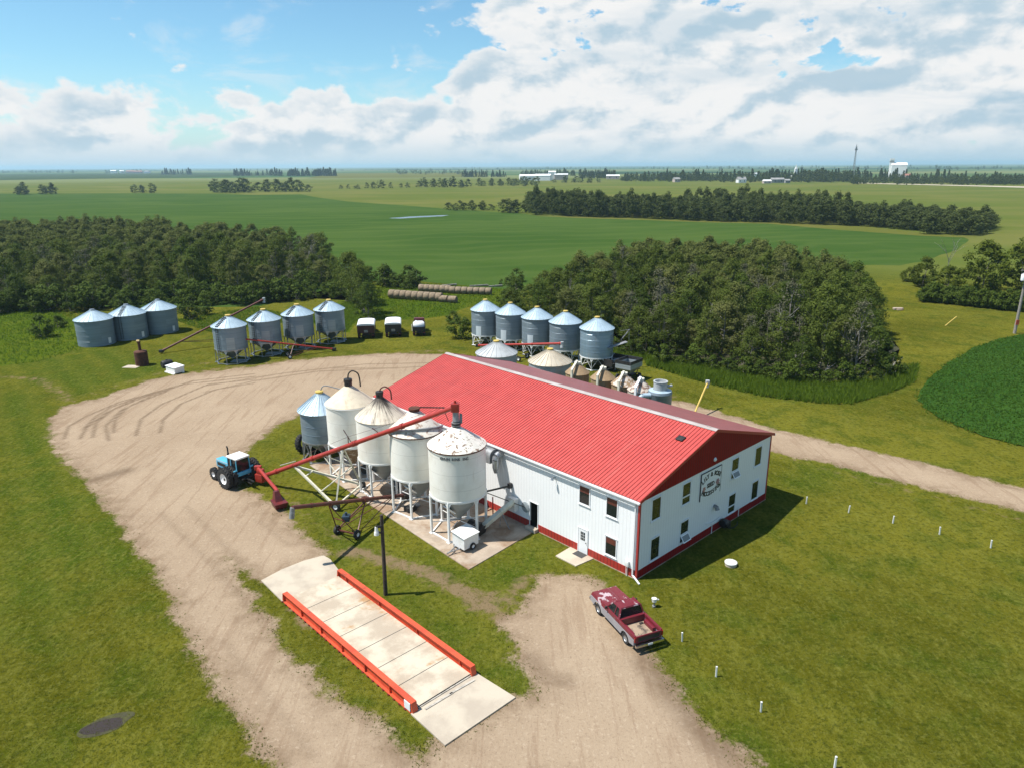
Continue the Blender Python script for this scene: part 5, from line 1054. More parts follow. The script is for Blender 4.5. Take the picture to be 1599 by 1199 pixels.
# ------------------------------------------------------------------ trees
def leafquads(C,size,rng,flat=.0,out=None):
    """one bent-free leaf-spray quad per centre"""
    n=len(C); a=rng.normal(size=(n,3)); a[:,2]*=(1-flat); a/=np.linalg.norm(a,axis=1)[:,None]
    b=rng.normal(size=(n,3))
    if out is not None:
        o=out/np.maximum(.05,np.linalg.norm(out,axis=1))[:,None]+np.array([0,0,.45])+rng.normal(size=(n,3))*.42
        a=np.cross(o,a); a/=np.maximum(1e-6,np.linalg.norm(a,axis=1))[:,None]; b=np.cross(o,a)
    b-= (b*a).sum(1)[:,None]*a; b/=np.linalg.norm(b,axis=1)[:,None]
    s=(size*rng.uniform(.6,1.3,n))[:,None]
    V=np.stack([C-a*s,C+b*s*.55,C+a*s,C-b*s*.55],1).reshape(-1,3); return V,np.arange(4*n).reshape(-1,4)
def crown_pts(rng,h,rw,base,ncl,nlf,spread,top=.55):
    cl=[]
    while len(cl)<ncl:
        u=rng.uniform(0,1); ang=rng.uniform(0,2*PI); z=base+(h-base)*u
        prof=math.sin(PI*min(1,max(0,(u*.92+.06)))**(top*1.35))**.75; rr=rw*prof*math.sqrt(rng.uniform(.12,1))
        cl.append((rr*math.cos(ang)*(1+.2*math.sin(ang*2+h)),rr*math.sin(ang),z))
    cl=np.array(cl); k=rng.integers(0,ncl,ncl*nlf); sp=spread*rng.uniform(.6,1.25,ncl)[k]
    d=rng.normal(size=(len(k),3)); d/=np.maximum(.35,np.linalg.norm(d,axis=1))[:,None]; d*=(rng.uniform(0,1,len(k))**.4)[:,None]
    ce=np.array([0,0,base+(h-base)*.35]); return cl[k]+d*sp[:,None]*np.array([1,1,.75]),cl,d+.35*(cl[k]-ce)/rw
def limbs(h,rw,base,cl,seed,lean=.2,nb=9,r0=.15):
    r=random.Random(seed); b=MB(); pts=[Vector((0,0,-.1))]; x=y=0
    for k in range(1,6): x+=r.uniform(-lean,lean); y+=r.uniform(-lean,lean); pts.append(Vector((x,y,h*.93*k/5)))
    for k in range(5): b.tube(pts[k],pts[k+1],r0*(1-k/5.6),r0*(1-(k+1)/5.6),6)
    for c in r.sample(list(map(tuple,cl)),min(nb,len(cl))):
        c=Vector(c); z=max(base*.7,c.z-r.uniform(.8,2.)); k=min(4,int(z/(h*.93)*5)); q=pts[k].lerp(pts[k+1],z/(h*.93)*5-k); m_=q.lerp(c,.5)+Vector((0,0,-.15)); b.tube(q,m_,.05,.035,5); b.tube(m_,c,.035,.012,5)
    return b
def tree_kind(name,seed,h,rw,base,ncl,nlf,spread,size,leaf,bark='trunk_bark',top=.55,lean=.2,r0=.15,nb=9):
    rng=np.random.default_rng(seed); C,cl,out=crown_pts(rng,h,rw,base,ncl,nlf,spread,top); V,Fq=leafquads(C,size,rng,0,out)
    return dict(crown=npmesh('crown',V,Fq,leaf),trunk=limbs(h,rw,base,cl,seed,lean,nb,r0).mesh('trunk',bark,60),V=V,h=h)
def plant_tree(name,K,loc,rz,sc,label,cat,group=None):
    t=thing(name,label,cat,loc,rz,group); t.scale=sc; link('crown',K['crown'],t); link('trunk',K['trunk'],t); return t
POP=[tree_kind('p',20+i,*a,'poplar_leaf') for i,a in enumerate(((8.4,3.0,1.0,95,64,.85,.138),(7.8,3.2,.8,100,62,.85,.142),(9.4,2.6,1.4,90,62,.8,.138),(6.8,3.1,.7,96,60,.8,.142),(8.3,3.6,1.0,110,60,.86,.142),(8.2,2.5,.9,84,64,.8,.132)))]
BRT=[tree_kind('r',90+i,*a,'bush_leaf') for i,a in enumerate(((7.6,2.9,.6,90,60,.85,.14),(8.6,3.0,.8,95,60,.85,.14)))]
GRY=[tree_kind('g',50+i,*a,'grey_leaf') for i,a in enumerate(((9.0,2.4,2.0,52,24,.75,.15),(8.6,2.6,1.8,54,22,.8,.15)))]
BSH=[tree_kind('b',60+i,*a,'bush_leaf',nb=6,r0=.06) for i,a in enumerate(((2.6,1.7,.25,26,44,.55,.16),(2.0,1.5,.2,22,44,.5,.15),(3.3,1.9,.3,30,44,.6,.17)))]
BIG=[tree_kind('q',70+i,*a,'bright_leaf') for i,a in enumerate(((10.5,5.0,1.0,90,60,1.1,.27),(9.0,4.2,.8,76,60,1.0,.26),(8.0,4.6,.6,80,56,1.0,.26)))]
def deadtree(seed,h):
    r=random.Random(seed); b=MB()
    def br(p,d,l,rad,dep):
        q=p+d*l; b.tube(p,q,rad,rad*.6,5)
        if dep==0: return
        for k in range(3 if dep>1 else 2):
            nd=(d+Vector((r.uniform(-.8,.8),r.uniform(-.8,.8),r.uniform(-.1,.5)))).normalized(); br(p.lerp(q,r.uniform(.55,1)),nd,l*r.uniform(.45,.7),rad*.5,dep-1)
    br(Vector((0,0,-.1)),Vector((r.uniform(-.15,.15),r.uniform(-.15,.15),1)).normalized(),h*.5,.13,3); return b
def inside(poly,n,rng):
    P=np.array(poly); c=rng.uniform(P.min(0),P.max(0),(n,2)); return c[inpoly(c,poly)]
def poisson(poly,dmin,seed,kmax=60000):
    rng=np.random.default_rng(seed); P=np.array(poly); lo,hi=P.min(0),P.max(0); c=rng.uniform(lo,hi,(kmax,2)); c=c[inpoly(c,poly)]
    cell={}; out=[]
    for x,y in c:
        i,j=int(x//dmin),int(y//dmin); ok=True
        for a in (-1,0,1):
            for b in (-1,0,1):
                for q in cell.get((i+a,j+b),()):
                    if (q[0]-x)**2+(q[1]-y)**2<dmin*dmin: ok=False
        if ok: cell.setdefault((i,j),[]).append((x,y)); out.append((x,y))
    return out
RWOOD=GP([(800,500),(860,520),(905,533),(960,541),(1000,549),(1100,567),(1225,586),(1280,596),(1350,592),(1385,568),(1393,530)])+GP([(1398,480),(1345,428),(1300,394),(1200,375),(1100,370),(1000,371),(930,392),(860,416),(795,437)],8.5)
LWOOD=GP([(-70,500),(0,490),(60,480),(150,478),(220,466),(300,464),(400,464),(480,455),(555,447)])+GP([(572,428),(540,403),(500,373),(430,356),(330,346),(200,342),(100,336),(0,341),(-80,345)],8.5)
spots=[(x,y,'R') for x,y in poisson(RWOOD,3.9,3)]+[(x,y,'L') for x,y in poisson(LWOOD,4.7,4)]
spots=[s for s in spots if abs(s[0])<s[1]*.74+4]
spots.sort(key=lambda s:math.hypot(s[0],s[1])*(1. if s[2]=='R' else .72))
NEAR=[];REST=[]
front={'R':RWOOD[:11],'L':LWOOD[:9]}
for i,s in enumerate(spots): (NEAR if i<296 else REST).append(s)
for i,(x,y,w) in enumerate(NEAR):
    rr=random.Random(i*7+1); qk=rr.random(); K=rr.choice(GRY) if qk<.1 else rr.choice(BRT) if qk<.26 else rr.choice(POP); ed=dseg(np.array([(x,y)]),front[w],False)[0]
    s=rr.uniform(.74,1.22)*(.86 if ed<5 else 1.0)
    if w=='R': lab='slender poplar on the front edge of the right wood, above the tall grass' if ed<6 else 'olive-green poplar crown inside the dense right wood behind the five bins'
    else: lab='slender poplar on the front edge of the left wood behind the flat bins' if ed<6 else 'olive-green poplar crown inside the dense left wood below the crop field'
    g_={'R':'poplars of the right wood','L':'poplars of the left wood'}[w]
    if K in BRT: lab='fresher green leafy tree standing among the olive poplars of the '+('right' if w=='R' else 'left')+' wood'
    if K in GRY: lab='thin greyish half-bare poplar among the green crowns of the '+('right' if w=='R' else 'left')+' wood'
    plant_tree('poplar_tree',K,(x,y,0),rr.uniform(0,6.3),(s,s,s*rr.uniform(.92,1.12)),lab,'tree',g_)
def forest(name,items,leaf,label,size_scale=1.,sub=1,trunk=True):
    """a far mass of trees as one object; items: (x,y,scale,V)"""
    Vs=[];rng=np.random.default_rng(5)
    for x,y,s,V in items:
        Q=V.reshape(-1,4,3)
        if sub>1: Q=Q[::sub]; c=Q.mean(1,keepdims=True); Q=c+(Q-c)*math.sqrt(sub)*1.0
        a=rng.uniform(0,6.3); Rm=np.array([[math.cos(a),-math.sin(a),0],[math.sin(a),math.cos(a),0],[0,0,1]])
        s3=np.array([s,s,s]) if np.isscalar(s) else np.array(s)
        Vs.append(((Q.reshape(-1,3)@Rm.T)*s3+np.array([x,y,0])))
    V=np.concatenate(Vs); me=npmesh(name,V,np.arange(len(V)).reshape(-1,4),leaf); o=link(name,me); return kind(o,'stuff',label,'woods')
rg=random.Random(3)
forest('woods',[(x,y,rg.uniform(.85,1.12),rg.choice(POP)['V']) for x,y,w in REST],'poplar_leaf','deep rear part of the two poplar woods',1,2)
BELT=GP([(826,336),(900,339),(1000,342),(1100,346),(1200,348.5),(1290,352),(1350,354.5),(1440,361),(1450,367),(1532,368)]); BELT=BELT+[(x*1.16+(4 if x>100 else 0),y*1.16) for x,y in BELT[::-1]]
bt=[(x,y) for x,y in poisson(BELT,4.6,9)]
forest('woods',[(x,y,(1.15,1.15,(1.02+.12*math.sin(x*.05)) if x<x_ else .62) if False else ((1.25,1.25,1.3+.2*math.sin(x*.06+y*.03)+rg.uniform(-.3,.3)) if x<158 else (1.25,1.25,.9+rg.uniform(-.2,.25))),rg.choice(POP)['V']) for x,y in bt],'far_leaf','long belt of poplars across the far side of the green field',1,4)
sheet('forest_floor',RWOOD,'floor_litter',.016,3,.6); sheet('forest_floor',LWOOD,'floor_litter',.016,3,.6)
uq=[]
for q,nq in ((RWOOD,26000),(LWOOD,34000)):
    c=inside(q,nq,RNG); uq.append(np.c_[c,RNG.uniform(0,1,len(c))**1.6*2.2])
V,Fq=leafquads(np.concatenate(uq),.3,RNG); kind(link('undergrowth',npmesh('undergrowth',V,Fq,'bush_leaf')),'stuff','leafy undergrowth filling the floor of the woods','undergrowth')
# dead pale trees standing out of the woods
for i,(px,py,h,l) in enumerate(((1215,560,8.5,'pale dead tree with forked branches in the front of the right wood'),(1105,545,8.,'bleached dead tree among the poplars left of the right wood centre'),(1330,575,7.,'pale leaning dead tree at the right front of the right wood'),(890,505,8.5,'bare white-limbed dead tree above the galvanised bins'),(1180,505,9.5,'bare dead tree poking from the middle of the right wood'),(1015,500,9.5,'dead tree with pale twisted limbs behind the striped bins'),
     (480,430,9.8,'tall bare dead tree at the right end of the left wood'),(330,425,9.6,'grey bare dead tree in the middle of the left wood'),(205,430,10.,'grey bare dead tree deep in the left wood'),(1478,440,11.,'thin bare dead tree rising above the bushes by the utility pole'),(1345,520,7.5,'grey dead tree at the far right rim of the right wood'))):
    p=G(px,py); o=deadtree(100+i,h).build('dead_tree','dead_bark',None,60); o.location=p; tag(o,l,'dead tree','dead trees in the woods')
for i,(x,y,dx,dy) in enumerate(((1275,594,2.,1.2),(1380,588,2.6,2.2),(1228,575,1.6,.9))):
    p=G(x,y); b=MB(); q=p+Vector((dx,dy,1.6)); b.tube(p+Vector((0,0,.1)),q,.09,.05,6); b.tube(p.lerp(q,.6),q+Vector((.6,-.4,.5)),.05,.02,6); b.tube(p.lerp(q,.8),q+Vector((.1,.5,.7)),.04,.015,6); tag(b.build('fallen_trunk','dead_bark',None,60),('pale fallen trunk lying in the tall grass before the right wood','long pale trunk leaning out at the right corner of the wood','short pale broken trunk inside the front of the right wood')[i],'fallen trunk')
# big bright trees and the hedge at the right
for i,(px,py,k,s,l) in enumerate(((1530,462,0,1.05,'large bright green broad-crowned tree behind the clipped hedge'),(1592,455,1,1.25,'large bright green tree by the utility pole top'),(1478,462,2,.78,'bushy green tree in front of the dead trunk, left of the large bright tree'),(1440,448,1,.72,'rounded dark green tree at the left end of the bright tree group'),(1640,470,0,1.1,'bright green tree at the right edge of the tree group'),(1418,440,2,.42,'small bright shrubby tree beside the mown track'))):
    t=plant_tree('broadleaf_tree',BIG[k],G(px,py),i*1.3,(s,s,s),l,'tree','bright trees by the hedge')
hg=[]
for i in range(60):
    f=i/59; p=G(1436,470).lerp(G(1660,492),f); hg.append((p.x+RNG.normal(0,.5),p.y+RNG.normal(0,.6),(1.0,1.0,1.05+.2*math.sin(i*1.7)),BSH[i%3]['V']))
Vs=[]
o=forest('hedge',hg,'bush_leaf','dense dark green hedge running below the bright trees',1,1); del o['kind']; tag(o,'dense dark green hedge running below the bright trees to the utility pole','hedge')
# bushes
bl=[]
for px,py,s,l in ((66,527,1.25,'dark round bush alone in the meadow left of the flat bins'),(90,512,.9,'small bush behind the lone dark bush in the left meadow'),(718,528,1.1,'leafy bush at the left end of the five bins'),(708,505,.9,'low bush behind the left end of the five bins'),(30,482,1.3,'bush at the far left foot of the left wood'),(298,500,1.,'low bush behind the right flat-bottomed bin'),(318,492,1.1,'bush behind the leaning red auger'),(275,486,1.2,'bush right behind the rusty-ladder bin')): bl.append((px,py,s,l))
for i in range(34):
    f=i/33; bl.append((330+(650-330)*f+RNG.normal(0,6),474-22*f-8*(f>.75)+RNG.normal(0,3.5),RNG.uniform(.9,1.75),'leafy bush along the foot of the left wood, above the meadow'))
for i in range(30):
    f=i/29; bl.append((-10+320*f,486-12*f+RNG.normal(0,3.5),RNG.uniform(.9,1.7),'dark bush along the foot of the left wood behind the flat bins'))
for i in range(18):
    f=i/17; bl.append((960+430*f,548+48*math.sin(f*PI*.62)+RNG.normal(0,2.5),RNG.uniform(.6,1.),'low bush under the front poplars of the right wood'))
for i in range(9): bl.append((795+RNG.uniform(-8,14),440+i*6.5,RNG.uniform(.8,1.3),'bush on the left flank of the right wood by the bales'))
for i,(px,py,s,l) in enumerate(bl):
    plant_tree('bush',BSH[i%3],G(px,py),i*.9,(s,s,s*RNG.uniform(.85,1.1)),l,'bush','bushes at the wood edges')
# scattered field trees beyond the crop
FT=[]
for x0,x1,y,n_,s0,s1,l in ((26,44,304.5,3,.9,1.1,'tree in the small clump at the far left field edge'),(62,88,304,4,.8,1.1,'tree in the second dark clump at the far left field edge'),(207,246,302,5,.5,.9,'tree in the thin clump on the far field edge behind the left wood'),(332,392,301.5,11,.9,1.3,'tree in the broad clump on the far field edge above the left wood'),(404,480,300,11,.9,1.2,'tree in the thin-stemmed clump beside the broad far clump'),(532,572,295.5,5,.4,.6,'low shrub in the short far row in mid field'),(583,594,295,2,.9,1.0,'lone round tree in the far pasture'),(608,640,294,3,.5,.6,'small shrub right of the lone far pasture tree'),
     (652,732,293,13,.8,1.05,'tree in the far hedge row left of the white factory'),(745,835,291,12,.7,.9,'tree in the far hedge row nearest the white factory'),(698,770,329,9,.45,.6,'low shrub in the row beyond the pond'),(782,822,333,5,.6,.8,'shrub at the left tip of the far tree belt'),(800,838,288,5,.8,1.,'shrub before the white factory'),(866,935,286,9,.7,1.,'shrub in front of the white factory sheds')):
    for i in range(n_): FT.append((x0+(x1-x0)*(i+.5)/n_+RNG.normal(0,1.2),y+RNG.normal(0,.25),RNG.uniform(s0,s1),l))
FK=[]
for i in range(3):
    rng=np.random.default_rng(80+i); C,cl,out=crown_pts(rng,8.5,3.2,.8,40,14,1.0); V,Fq=leafquads(C,.42,rng,0,out); FK.append(npmesh('crown',V,Fq,'far_leaf'))
for i,(px,py,s,l) in enumerate(FT):
    p=G(px+4*math.sin(i*2.7),py+.25*math.sin(i*1.9)); o=link('field_tree',FK[i%3]); o.location=p; o.rotation_euler=(0,0,i*1.1); o.scale=(s*2.0,s*1.8,s*1.25*(.75+.5*((i*37)%11)/10)); tag(o,l,'tree','trees on the far field edges')
# spruce and village tree masses
def spruceV(seed,h=13,rw=3.5,n_=170):
    rng=np.random.default_rng(seed); u=rng.uniform(0,1,n_)**.8; a=rng.uniform(0,6.3,n_); r=rw*(1-u)*rng.uniform(.5,1,n_)+.1; C=np.stack([r*np.cos(a),r*np.sin(a),.6+(h-.6)*u],1); return leafquads(C,.95,rng,.3)[0]
def broadV(seed,h=10,rw=3.6,n_=170):
    rng=np.random.default_rng(seed); C,cl,out=crown_pts(rng,h,rw,.5,26,max(4,n_//26),1.2); return leafquads(C,.75,rng,0,out)[0]
SPV=[spruceV(i) for i in range(4)]; BRV=[broadV(i) for i in range(4)]
def row(x0,x1,y,n_,V,s0,s1,dy=.3): return [((p:=G(rg.uniform(x0,x1),y+rg.gauss(0,dy))).x,p.y,rg.uniform(s0,s1)*rg.choice((.75,.9,1.,1.25)),rg.choice(V)) for _ in range(n_)]
forest('woods',row(366,412,275.2,34,SPV,1.1,1.5)+row(415,525,275.8,90,SPV,1.25,1.65)+row(252,303,273.5,30,SPV,1.2,1.7),'spruce_leaf','dark spruce shelterbelts on the far left plain')
forest('woods',row(722,790,277.2,44,SPV,.75,1.2),'spruce_leaf','dark spruce row near the horizon left of the white factory')
forest('woods',row(165,240,271,26,BRV,1.2,1.7)+row(0,120,270.5,40,BRV,1.,1.5,.6),'far_leaf','trees round the far farmstead near the left horizon')
vt=row(905,960,279,60,SPV,.8,1.3)+row(975,1130,281,90,SPV,.8,1.2,1.5)+row(975,1310,281.5,230,BRV,.8,1.2,1.6)+row(970,1130,283,120,BRV,.7,1.,.7)+row(1120,1310,281,120,SPV,.8,1.25,1.5)+row(1120,1300,284.5,90,BRV,.6,.9,.7)+row(1200,1225,285,20,SPV,.5,.8)+row(1230,1400,281,130,SPV,.8,1.3,1.5)+row(1255,1330,284,90,BRV,1.,1.5,.8)
vt+=row(1390,1600,283,70,SPV,.7,1.15,1.5)+row(1330,1620,286.5,330,BRV,.7,1.0,1.2)+row(1490,1640,288,120,BRV,.8,1.05,.8)+row(810,900,274,60,BRV,.9,1.3)+row(820,960,275.5,70,SPV,.8,1.3)
vt+=row(620,760,272,60,BRV,.9,1.3,.8)
forest('woods',vt,'far_leaf','mixed spruce and leafy trees around the far village')
forest('woods',row(-60,700,267,200,BRV,.9,1.5,.7)+row(700,1650,264.5,260,BRV,1.,1.7,1.),'far_leaf','scattered tree lines on the far plain below the horizon')

# ------------------------------------------------------------------ far buildings
def house(px,py,w,d,h,rh,label,wall='far_white',roof='far_grey',az=0.,name='house',cat='house',win=True):
    p=G(px,py); t=thing(name,label,cat,(p.x,p.y,0),az)
    b=MB(); b.xz([(-w/2,0),(w/2,0),(w/2,h),(-w/2,h)],-d/2,d/2); b.build('wall',wall,t,0)
    b=MB(); e=.3; b.add([(-w/2-e,-d/2-e,h),(w/2+e,-d/2-e,h),(w/2+e,d/2+e,h),(-w/2-e,d/2+e,h),(-w/2-e,0,h+rh),(w/2+e,0,h+rh)],[(0,1,5,4),(2,3,4,5),(0,4,3),(1,2,5),(3,2,1,0)]); b.build('roof',roof,t,0)
    if win:
        for k in range(2): b=MB(); x=-w/4+k*w/2; b.box(x-.6,x+.6,-d/2-.05,-d/2+.02,h*.35,h*.75); b.build('window','glass_dark',t,0)
    return t
house(826,282,36,24,8,3,'long white factory shed at the left end of the far white works','far_white','far_white',.1,'factory_shed','factory',False)
house(848,282.5,30,20,9,3,'middle white shed of the far white works','far_white','far_white',-.2,'factory_shed','factory',False)
house(862,281.5,14,14,15,2,'tall white block in the far white works','far_white','far_white',0,'factory_block','factory',False)
house(876,281.5,26,14,10,2,'stepped pale block at the right of the far white works','brick_pink','far_white',0,'factory_block','factory',False)
house(957,280.5,26,12,6.5,2.5,'long white-roofed hall before the far village','brick_pink','far_white',-.1,'hall','hall')
house(1056,285,10,8,5,2.5,'pinkish house at the left of the far village','brick_pink','far_grey',.3)
house(1157,286,13,9,5,4,'white house with grey hipped roof at the village edge','far_white','far_grey',.2)
house(1197,287,11,8,3.5,2,'low pale bungalow beside the dark-roofed village house','brick_pink','far_white',0)
house(1213,286,20,9,5,2.5,'long dark-roofed house in the far village','far_grey','far_grey',.1)
house(1229,286.5,7,6,4,2,'small grey shed at the right of the village houses','far_grey','far_grey',0,'shed','shed')
house(1180,276.5,8,6,7,1.5,'white house roof showing among village trees','far_white','far_white',0)
house(1377,277.,9,7,7,2,'white house roof left of the grain elevator','far_white','far_white',0)
house(1416,281,13,8,7,3,'pink brick house half hidden among trees below the grain elevator','brick_pink','far_red',.2)
house(1432,284.5,5,5,4,2,'tiny white shed by the village road','far_white','far_white',0,'shed','shed')
for i,(x,w_,h_) in enumerate(((178,22,12),(191,16,11),(204,30,10),(216,34,9),(230,20,9))): house(x,271.3,w_*1.3,14,h_,4,('white barn at the left of the far farmstead','tall white silo-like barn of the far farmstead','pink-roofed long barn of the far farmstead','long reddish barn of the far farmstead','pale barn at the right of the far farmstead')[i],('far_white','far_white','brick_pink','brick_pink','far_white')[i],('far_white','far_white','far_red','far_red','far_grey')[i],0,'barn','barn',False)
# grain elevator, church steeple, radio tower
def at(px,py,dist):
    d=RT*((px-CX)/F)-UP*((py-CY)/F)+FW; d=d/math.hypot(d.x,d.y); return Vector((d.x*dist,d.y*dist,0)), H+d.z*dist
p,z0=at(1402,262,1650); ztop=at(1393,248,1650)[1]; zr=at(1402,256,1650)[1]
el=thing('grain_elevator','white grain elevator with tall headhouse rising above the village trees','grain elevator',(p.x,p.y,0),-.35)
b=MB(); b.box(-12,15,-9,9,0,zr-3); b.build('wall','far_white',el,0); b=MB(); b.add([(-12.4,-9.4,zr-3),(15.4,-9.4,zr-3),(15.4,9.4,zr-3),(-12.4,9.4,zr-3),(-12.4,0,zr+2.),(15.4,0,zr+2.)],[(0,1,5,4),(2,3,4,5),(0,4,3),(1,2,5)]); b.build('roof','far_white',el,0)
b=MB(); b.box(-15,-8,-3.5,3.5,0,ztop-3); b.build('headhouse','far_white',el,0); b=MB(); b.box(-15.3,-7.7,-3.8,3.8,zr+2.5,ztop-5); b.build('leg_casing','far_grey',el,0); b=MB(); b.box(-15.4,-7.6,-3.9,3.9,ztop-3,ztop); b.build('roof','far_white',el,0)
p,_=at(1242.5,270,1500); zt=at(1243,256.5,1500)[1]; zs=at(1243,264,1500)[1]
ch=thing('church','white church steeple pointing above the village spruces','church',(p.x,p.y,0))
b=MB(); b.box(-2.2,2.2,-2.2,2.2,0,zs); b.build('tower','far_white',ch,0); b=MB(); b.lathe([(2.6,zs),(1.2,zs+3.),(.05,zt)],4,Matrix.Rotation(R(45),4,'Z')); b.build('spire','far_white',ch,0); b=MB(); b.box(-5,5,2.3,16,0,7); b.build('nave','far_white',ch,0)
p,_=at(1333.5,262,1500); zt=at(1336,227,1500)[1]
rt=thing('radio_tower','tall thin steel lattice radio tower on the horizon above the village','radio tower',(p.x,p.y,0))
b=MB(); 
for a in (0,2.1,4.2):
    b.bar((2.3*math.cos(a),2.3*math.sin(a),0),(.7*math.cos(a)+0,.7*math.sin(a),zt-3),.45,.45)
for k in range(14):
    z=zt*k/14; r1=2.3-1.6*k/14; z2=zt*(k+1)/14-.3; r2=2.3-1.6*(k+1)/14
    for a in (0,2.1,4.2): b.bar((r1*math.cos(a),r1*math.sin(a),z),(r2*math.cos(a+2.1),r2*math.sin(a+2.1),z2),.25,.25)
b.build('mast','steel_dull',rt,0)
b=MB(); b.box(-2.2,2.2,-.5,.5,zt-9,zt-6); b.box(-1.8,1.8,-1.2,1.2,zt-4,zt-3); b.tube((0,0,zt-3),(0,0,zt+2),.3); b.build('antenna','steel_dull',rt,0)

# ------------------------------------------------------------------ grass
def blades(P,h,w,rng,lean=.5,nb=3):
    """tufts of nb narrow triangles at ground points P"""
    n=len(P)*nb; p=np.repeat(P,nb,0)+np.c_[rng.normal(0,w*1.2,(n,2)),np.zeros(n)]; a=rng.uniform(0,6.28,n); hh=h*rng.uniform(.5,1.3,n)
    t=np.stack([np.cos(a),np.sin(a),np.zeros(n)],1); l=rng.normal(0,lean,(n,2))*hh[:,None]
    V=np.stack([p-t*w,p+t*w,p+np.c_[l,hh]],1).reshape(-1,3); return V,np.arange(3*n).reshape(-1,3)
def stuff(name,P2,z,h,w,mat,label,rng,lean=.5,nb=3,cat='grass'):
    V,Fq=blades(np.c_[P2,np.full(len(P2),z)],h,w,rng,lean,nb); o=link(name,npmesh(name,V,Fq,mat)); return kind(o,'stuff',label,cat)
BLK=[[tuple(BF(a,b)[:2]) for a,b in q] for q in (((-.1,-.1),(BW+.1,-.1),(BW+.1,BL),(-.1,BL)),((0,9),(-7.5,8.8),(-6.4,33.4),(0,33.4)),((0,3.7),(0,6),(-1.8,6),(-1.8,3.9)))]
_sc=lambda x,y:(-5.26+x*math.cos(.764)-y*math.sin(.764),30.73+x*math.sin(.764)+y*math.cos(.764))
BLK+=[[_sc(-.15,-2.6),_sc(SW+.15,-2.6),_sc(SW+.15,SL+2.3),_sc(-.15,SL+2.3)]]
def lawnpts(n,rng,ymax,ymin=22):
    u=rng.uniform(0,1,n); y=1/(1/ymin+(1/ymax-1/ymin)*u); x=rng.uniform(-1,1,n)*(y*.78+3); P=np.stack([x,y],1); ok=edgef(P)<rng.normal(-.15,.35,len(P))
    for b_ in BLK: ok&=~inpoly(P,b_)
    return P[ok]
rng=np.random.default_rng(21)
stuff('lawn_grass',lawnpts(110000,rng,80),0,.06,.009,'lawn_blade','short mown grass of the lawns around the yard',rng,.9,3)
# ragged weeds along the gravel edges
c=lawnpts(120000,rng,105); e=edgef(c); k=(e>-.9)&(rng.uniform(0,1,len(c))<.28); stuff('edge_weeds',c[k],0,.075,.03,'lawn_blade','ragged weeds along the edges of the gravel',rng,.7,3)
def inside(poly,n,rng):
    P=np.array(poly); c=rng.uniform(P.min(0),P.max(0),(n,2)); return c[inpoly(c,poly)]
TG=[GP([(1000,552),(1100,572),(1225,590),(1290,600),(1370,597),(1400,577),(1433,572),(1428,598),(1385,615),(1330,631),(1280,630),(1200,621),(1120,604),(1010,572)])]
TG+=[GP([(760,505),(800,505),(900,540),(1000,552),(1000,568),(930,555),(850,535)])]
P2=np.concatenate([inside(q,17000,rng) for q in TG]); stuff('tall_grass',P2,0,.75,.07,'tall_grass_blade','strip of tall lush grass in front of the right wood',rng,.35,3)
TG2=[GP([(545,505),(560,462),(620,440),(785,452),(770,475),(720,482),(690,495),(640,499)]),GP([(-60,500),(60,482),(130,487),(128,545),(60,566),(-60,575)]),GP([(470,500),(560,465),(560,495),(540,520)]),GP([(270,500),(400,480),(480,500),(330,520)])]
P2=np.concatenate([inside(q,9000,rng) for q in TG2]); stuff('meadow_grass',P2,0,.3,.07,'tall_grass_blade','unmown meadow grass around the bales and flat bins',rng,.4,2)
P2=inside(RCROP,60000,rng); stuff('crop_plants',P2,.1,.16,.09,'crop_leaf','dense dark green crop in the round-ended plot',rng,.7,2,'crop')
P2=lawnpts(60000,rng,110); P2=P2[dseg(P2,RCROP,True)<.5]; stuff('crop_edge',P2,0,.4,.06,'tall_grass_blade','taller weeds along the rim of the dark green plot',rng,.5,3)

# ------------------------------------------------------------------ sun, sky with clouds, haze
sun=bpy.data.lights.new('sun','SUN'); so=bpy.data.objects.new('sun',sun); COL.objects.link(so)
sun.energy=5.0; sun.angle=R(.55); sun.color=(1,.955,.88)
dv=Vector((math.cos(SUNAZ)*math.cos(SUNEL),math.sin(SUNAZ)*math.cos(SUNEL),-math.sin(SUNEL))); so.rotation_euler=dv.to_track_quat('-Z','Y').to_euler()
w=bpy.data.worlds.new('World'); S.world=w; w.use_nodes=True; n=NT(w.node_tree)
sky=n.n('ShaderNodeTexSky',sky_type='NISHITA',sun_disc=False,sun_elevation=SUNEL,sun_rotation=R(265),altitude=500.,air_density=1.,dust_density=.6,ozone_density=1.)
D=n.n('ShaderNodeTexCoord').outputs['Generated']; sx=n.n('ShaderNodeSeparateXYZ',{'Vector':D}); az=n.m('ARCTAN2',sx.outputs[0],sx.outputs[1]); el=n.m('ARCSINE',sx.outputs[2])
def curve(x,pts):
    r=n.n('ShaderNodeFloatCurve'); n.put(r.inputs['Value'],x); c=r.mapping.curves[0]
    c.points[0].location=pts[0]; c.points[-1].location=pts[-1]
    for p in pts[1:-1]: c.points.new(*p)
    r.mapping.update(); return r.outputs[0]
A01=n.m('MULTIPLY_ADD',az,1/1.4,.5)       # -0.7..0.7 rad -> 0..1
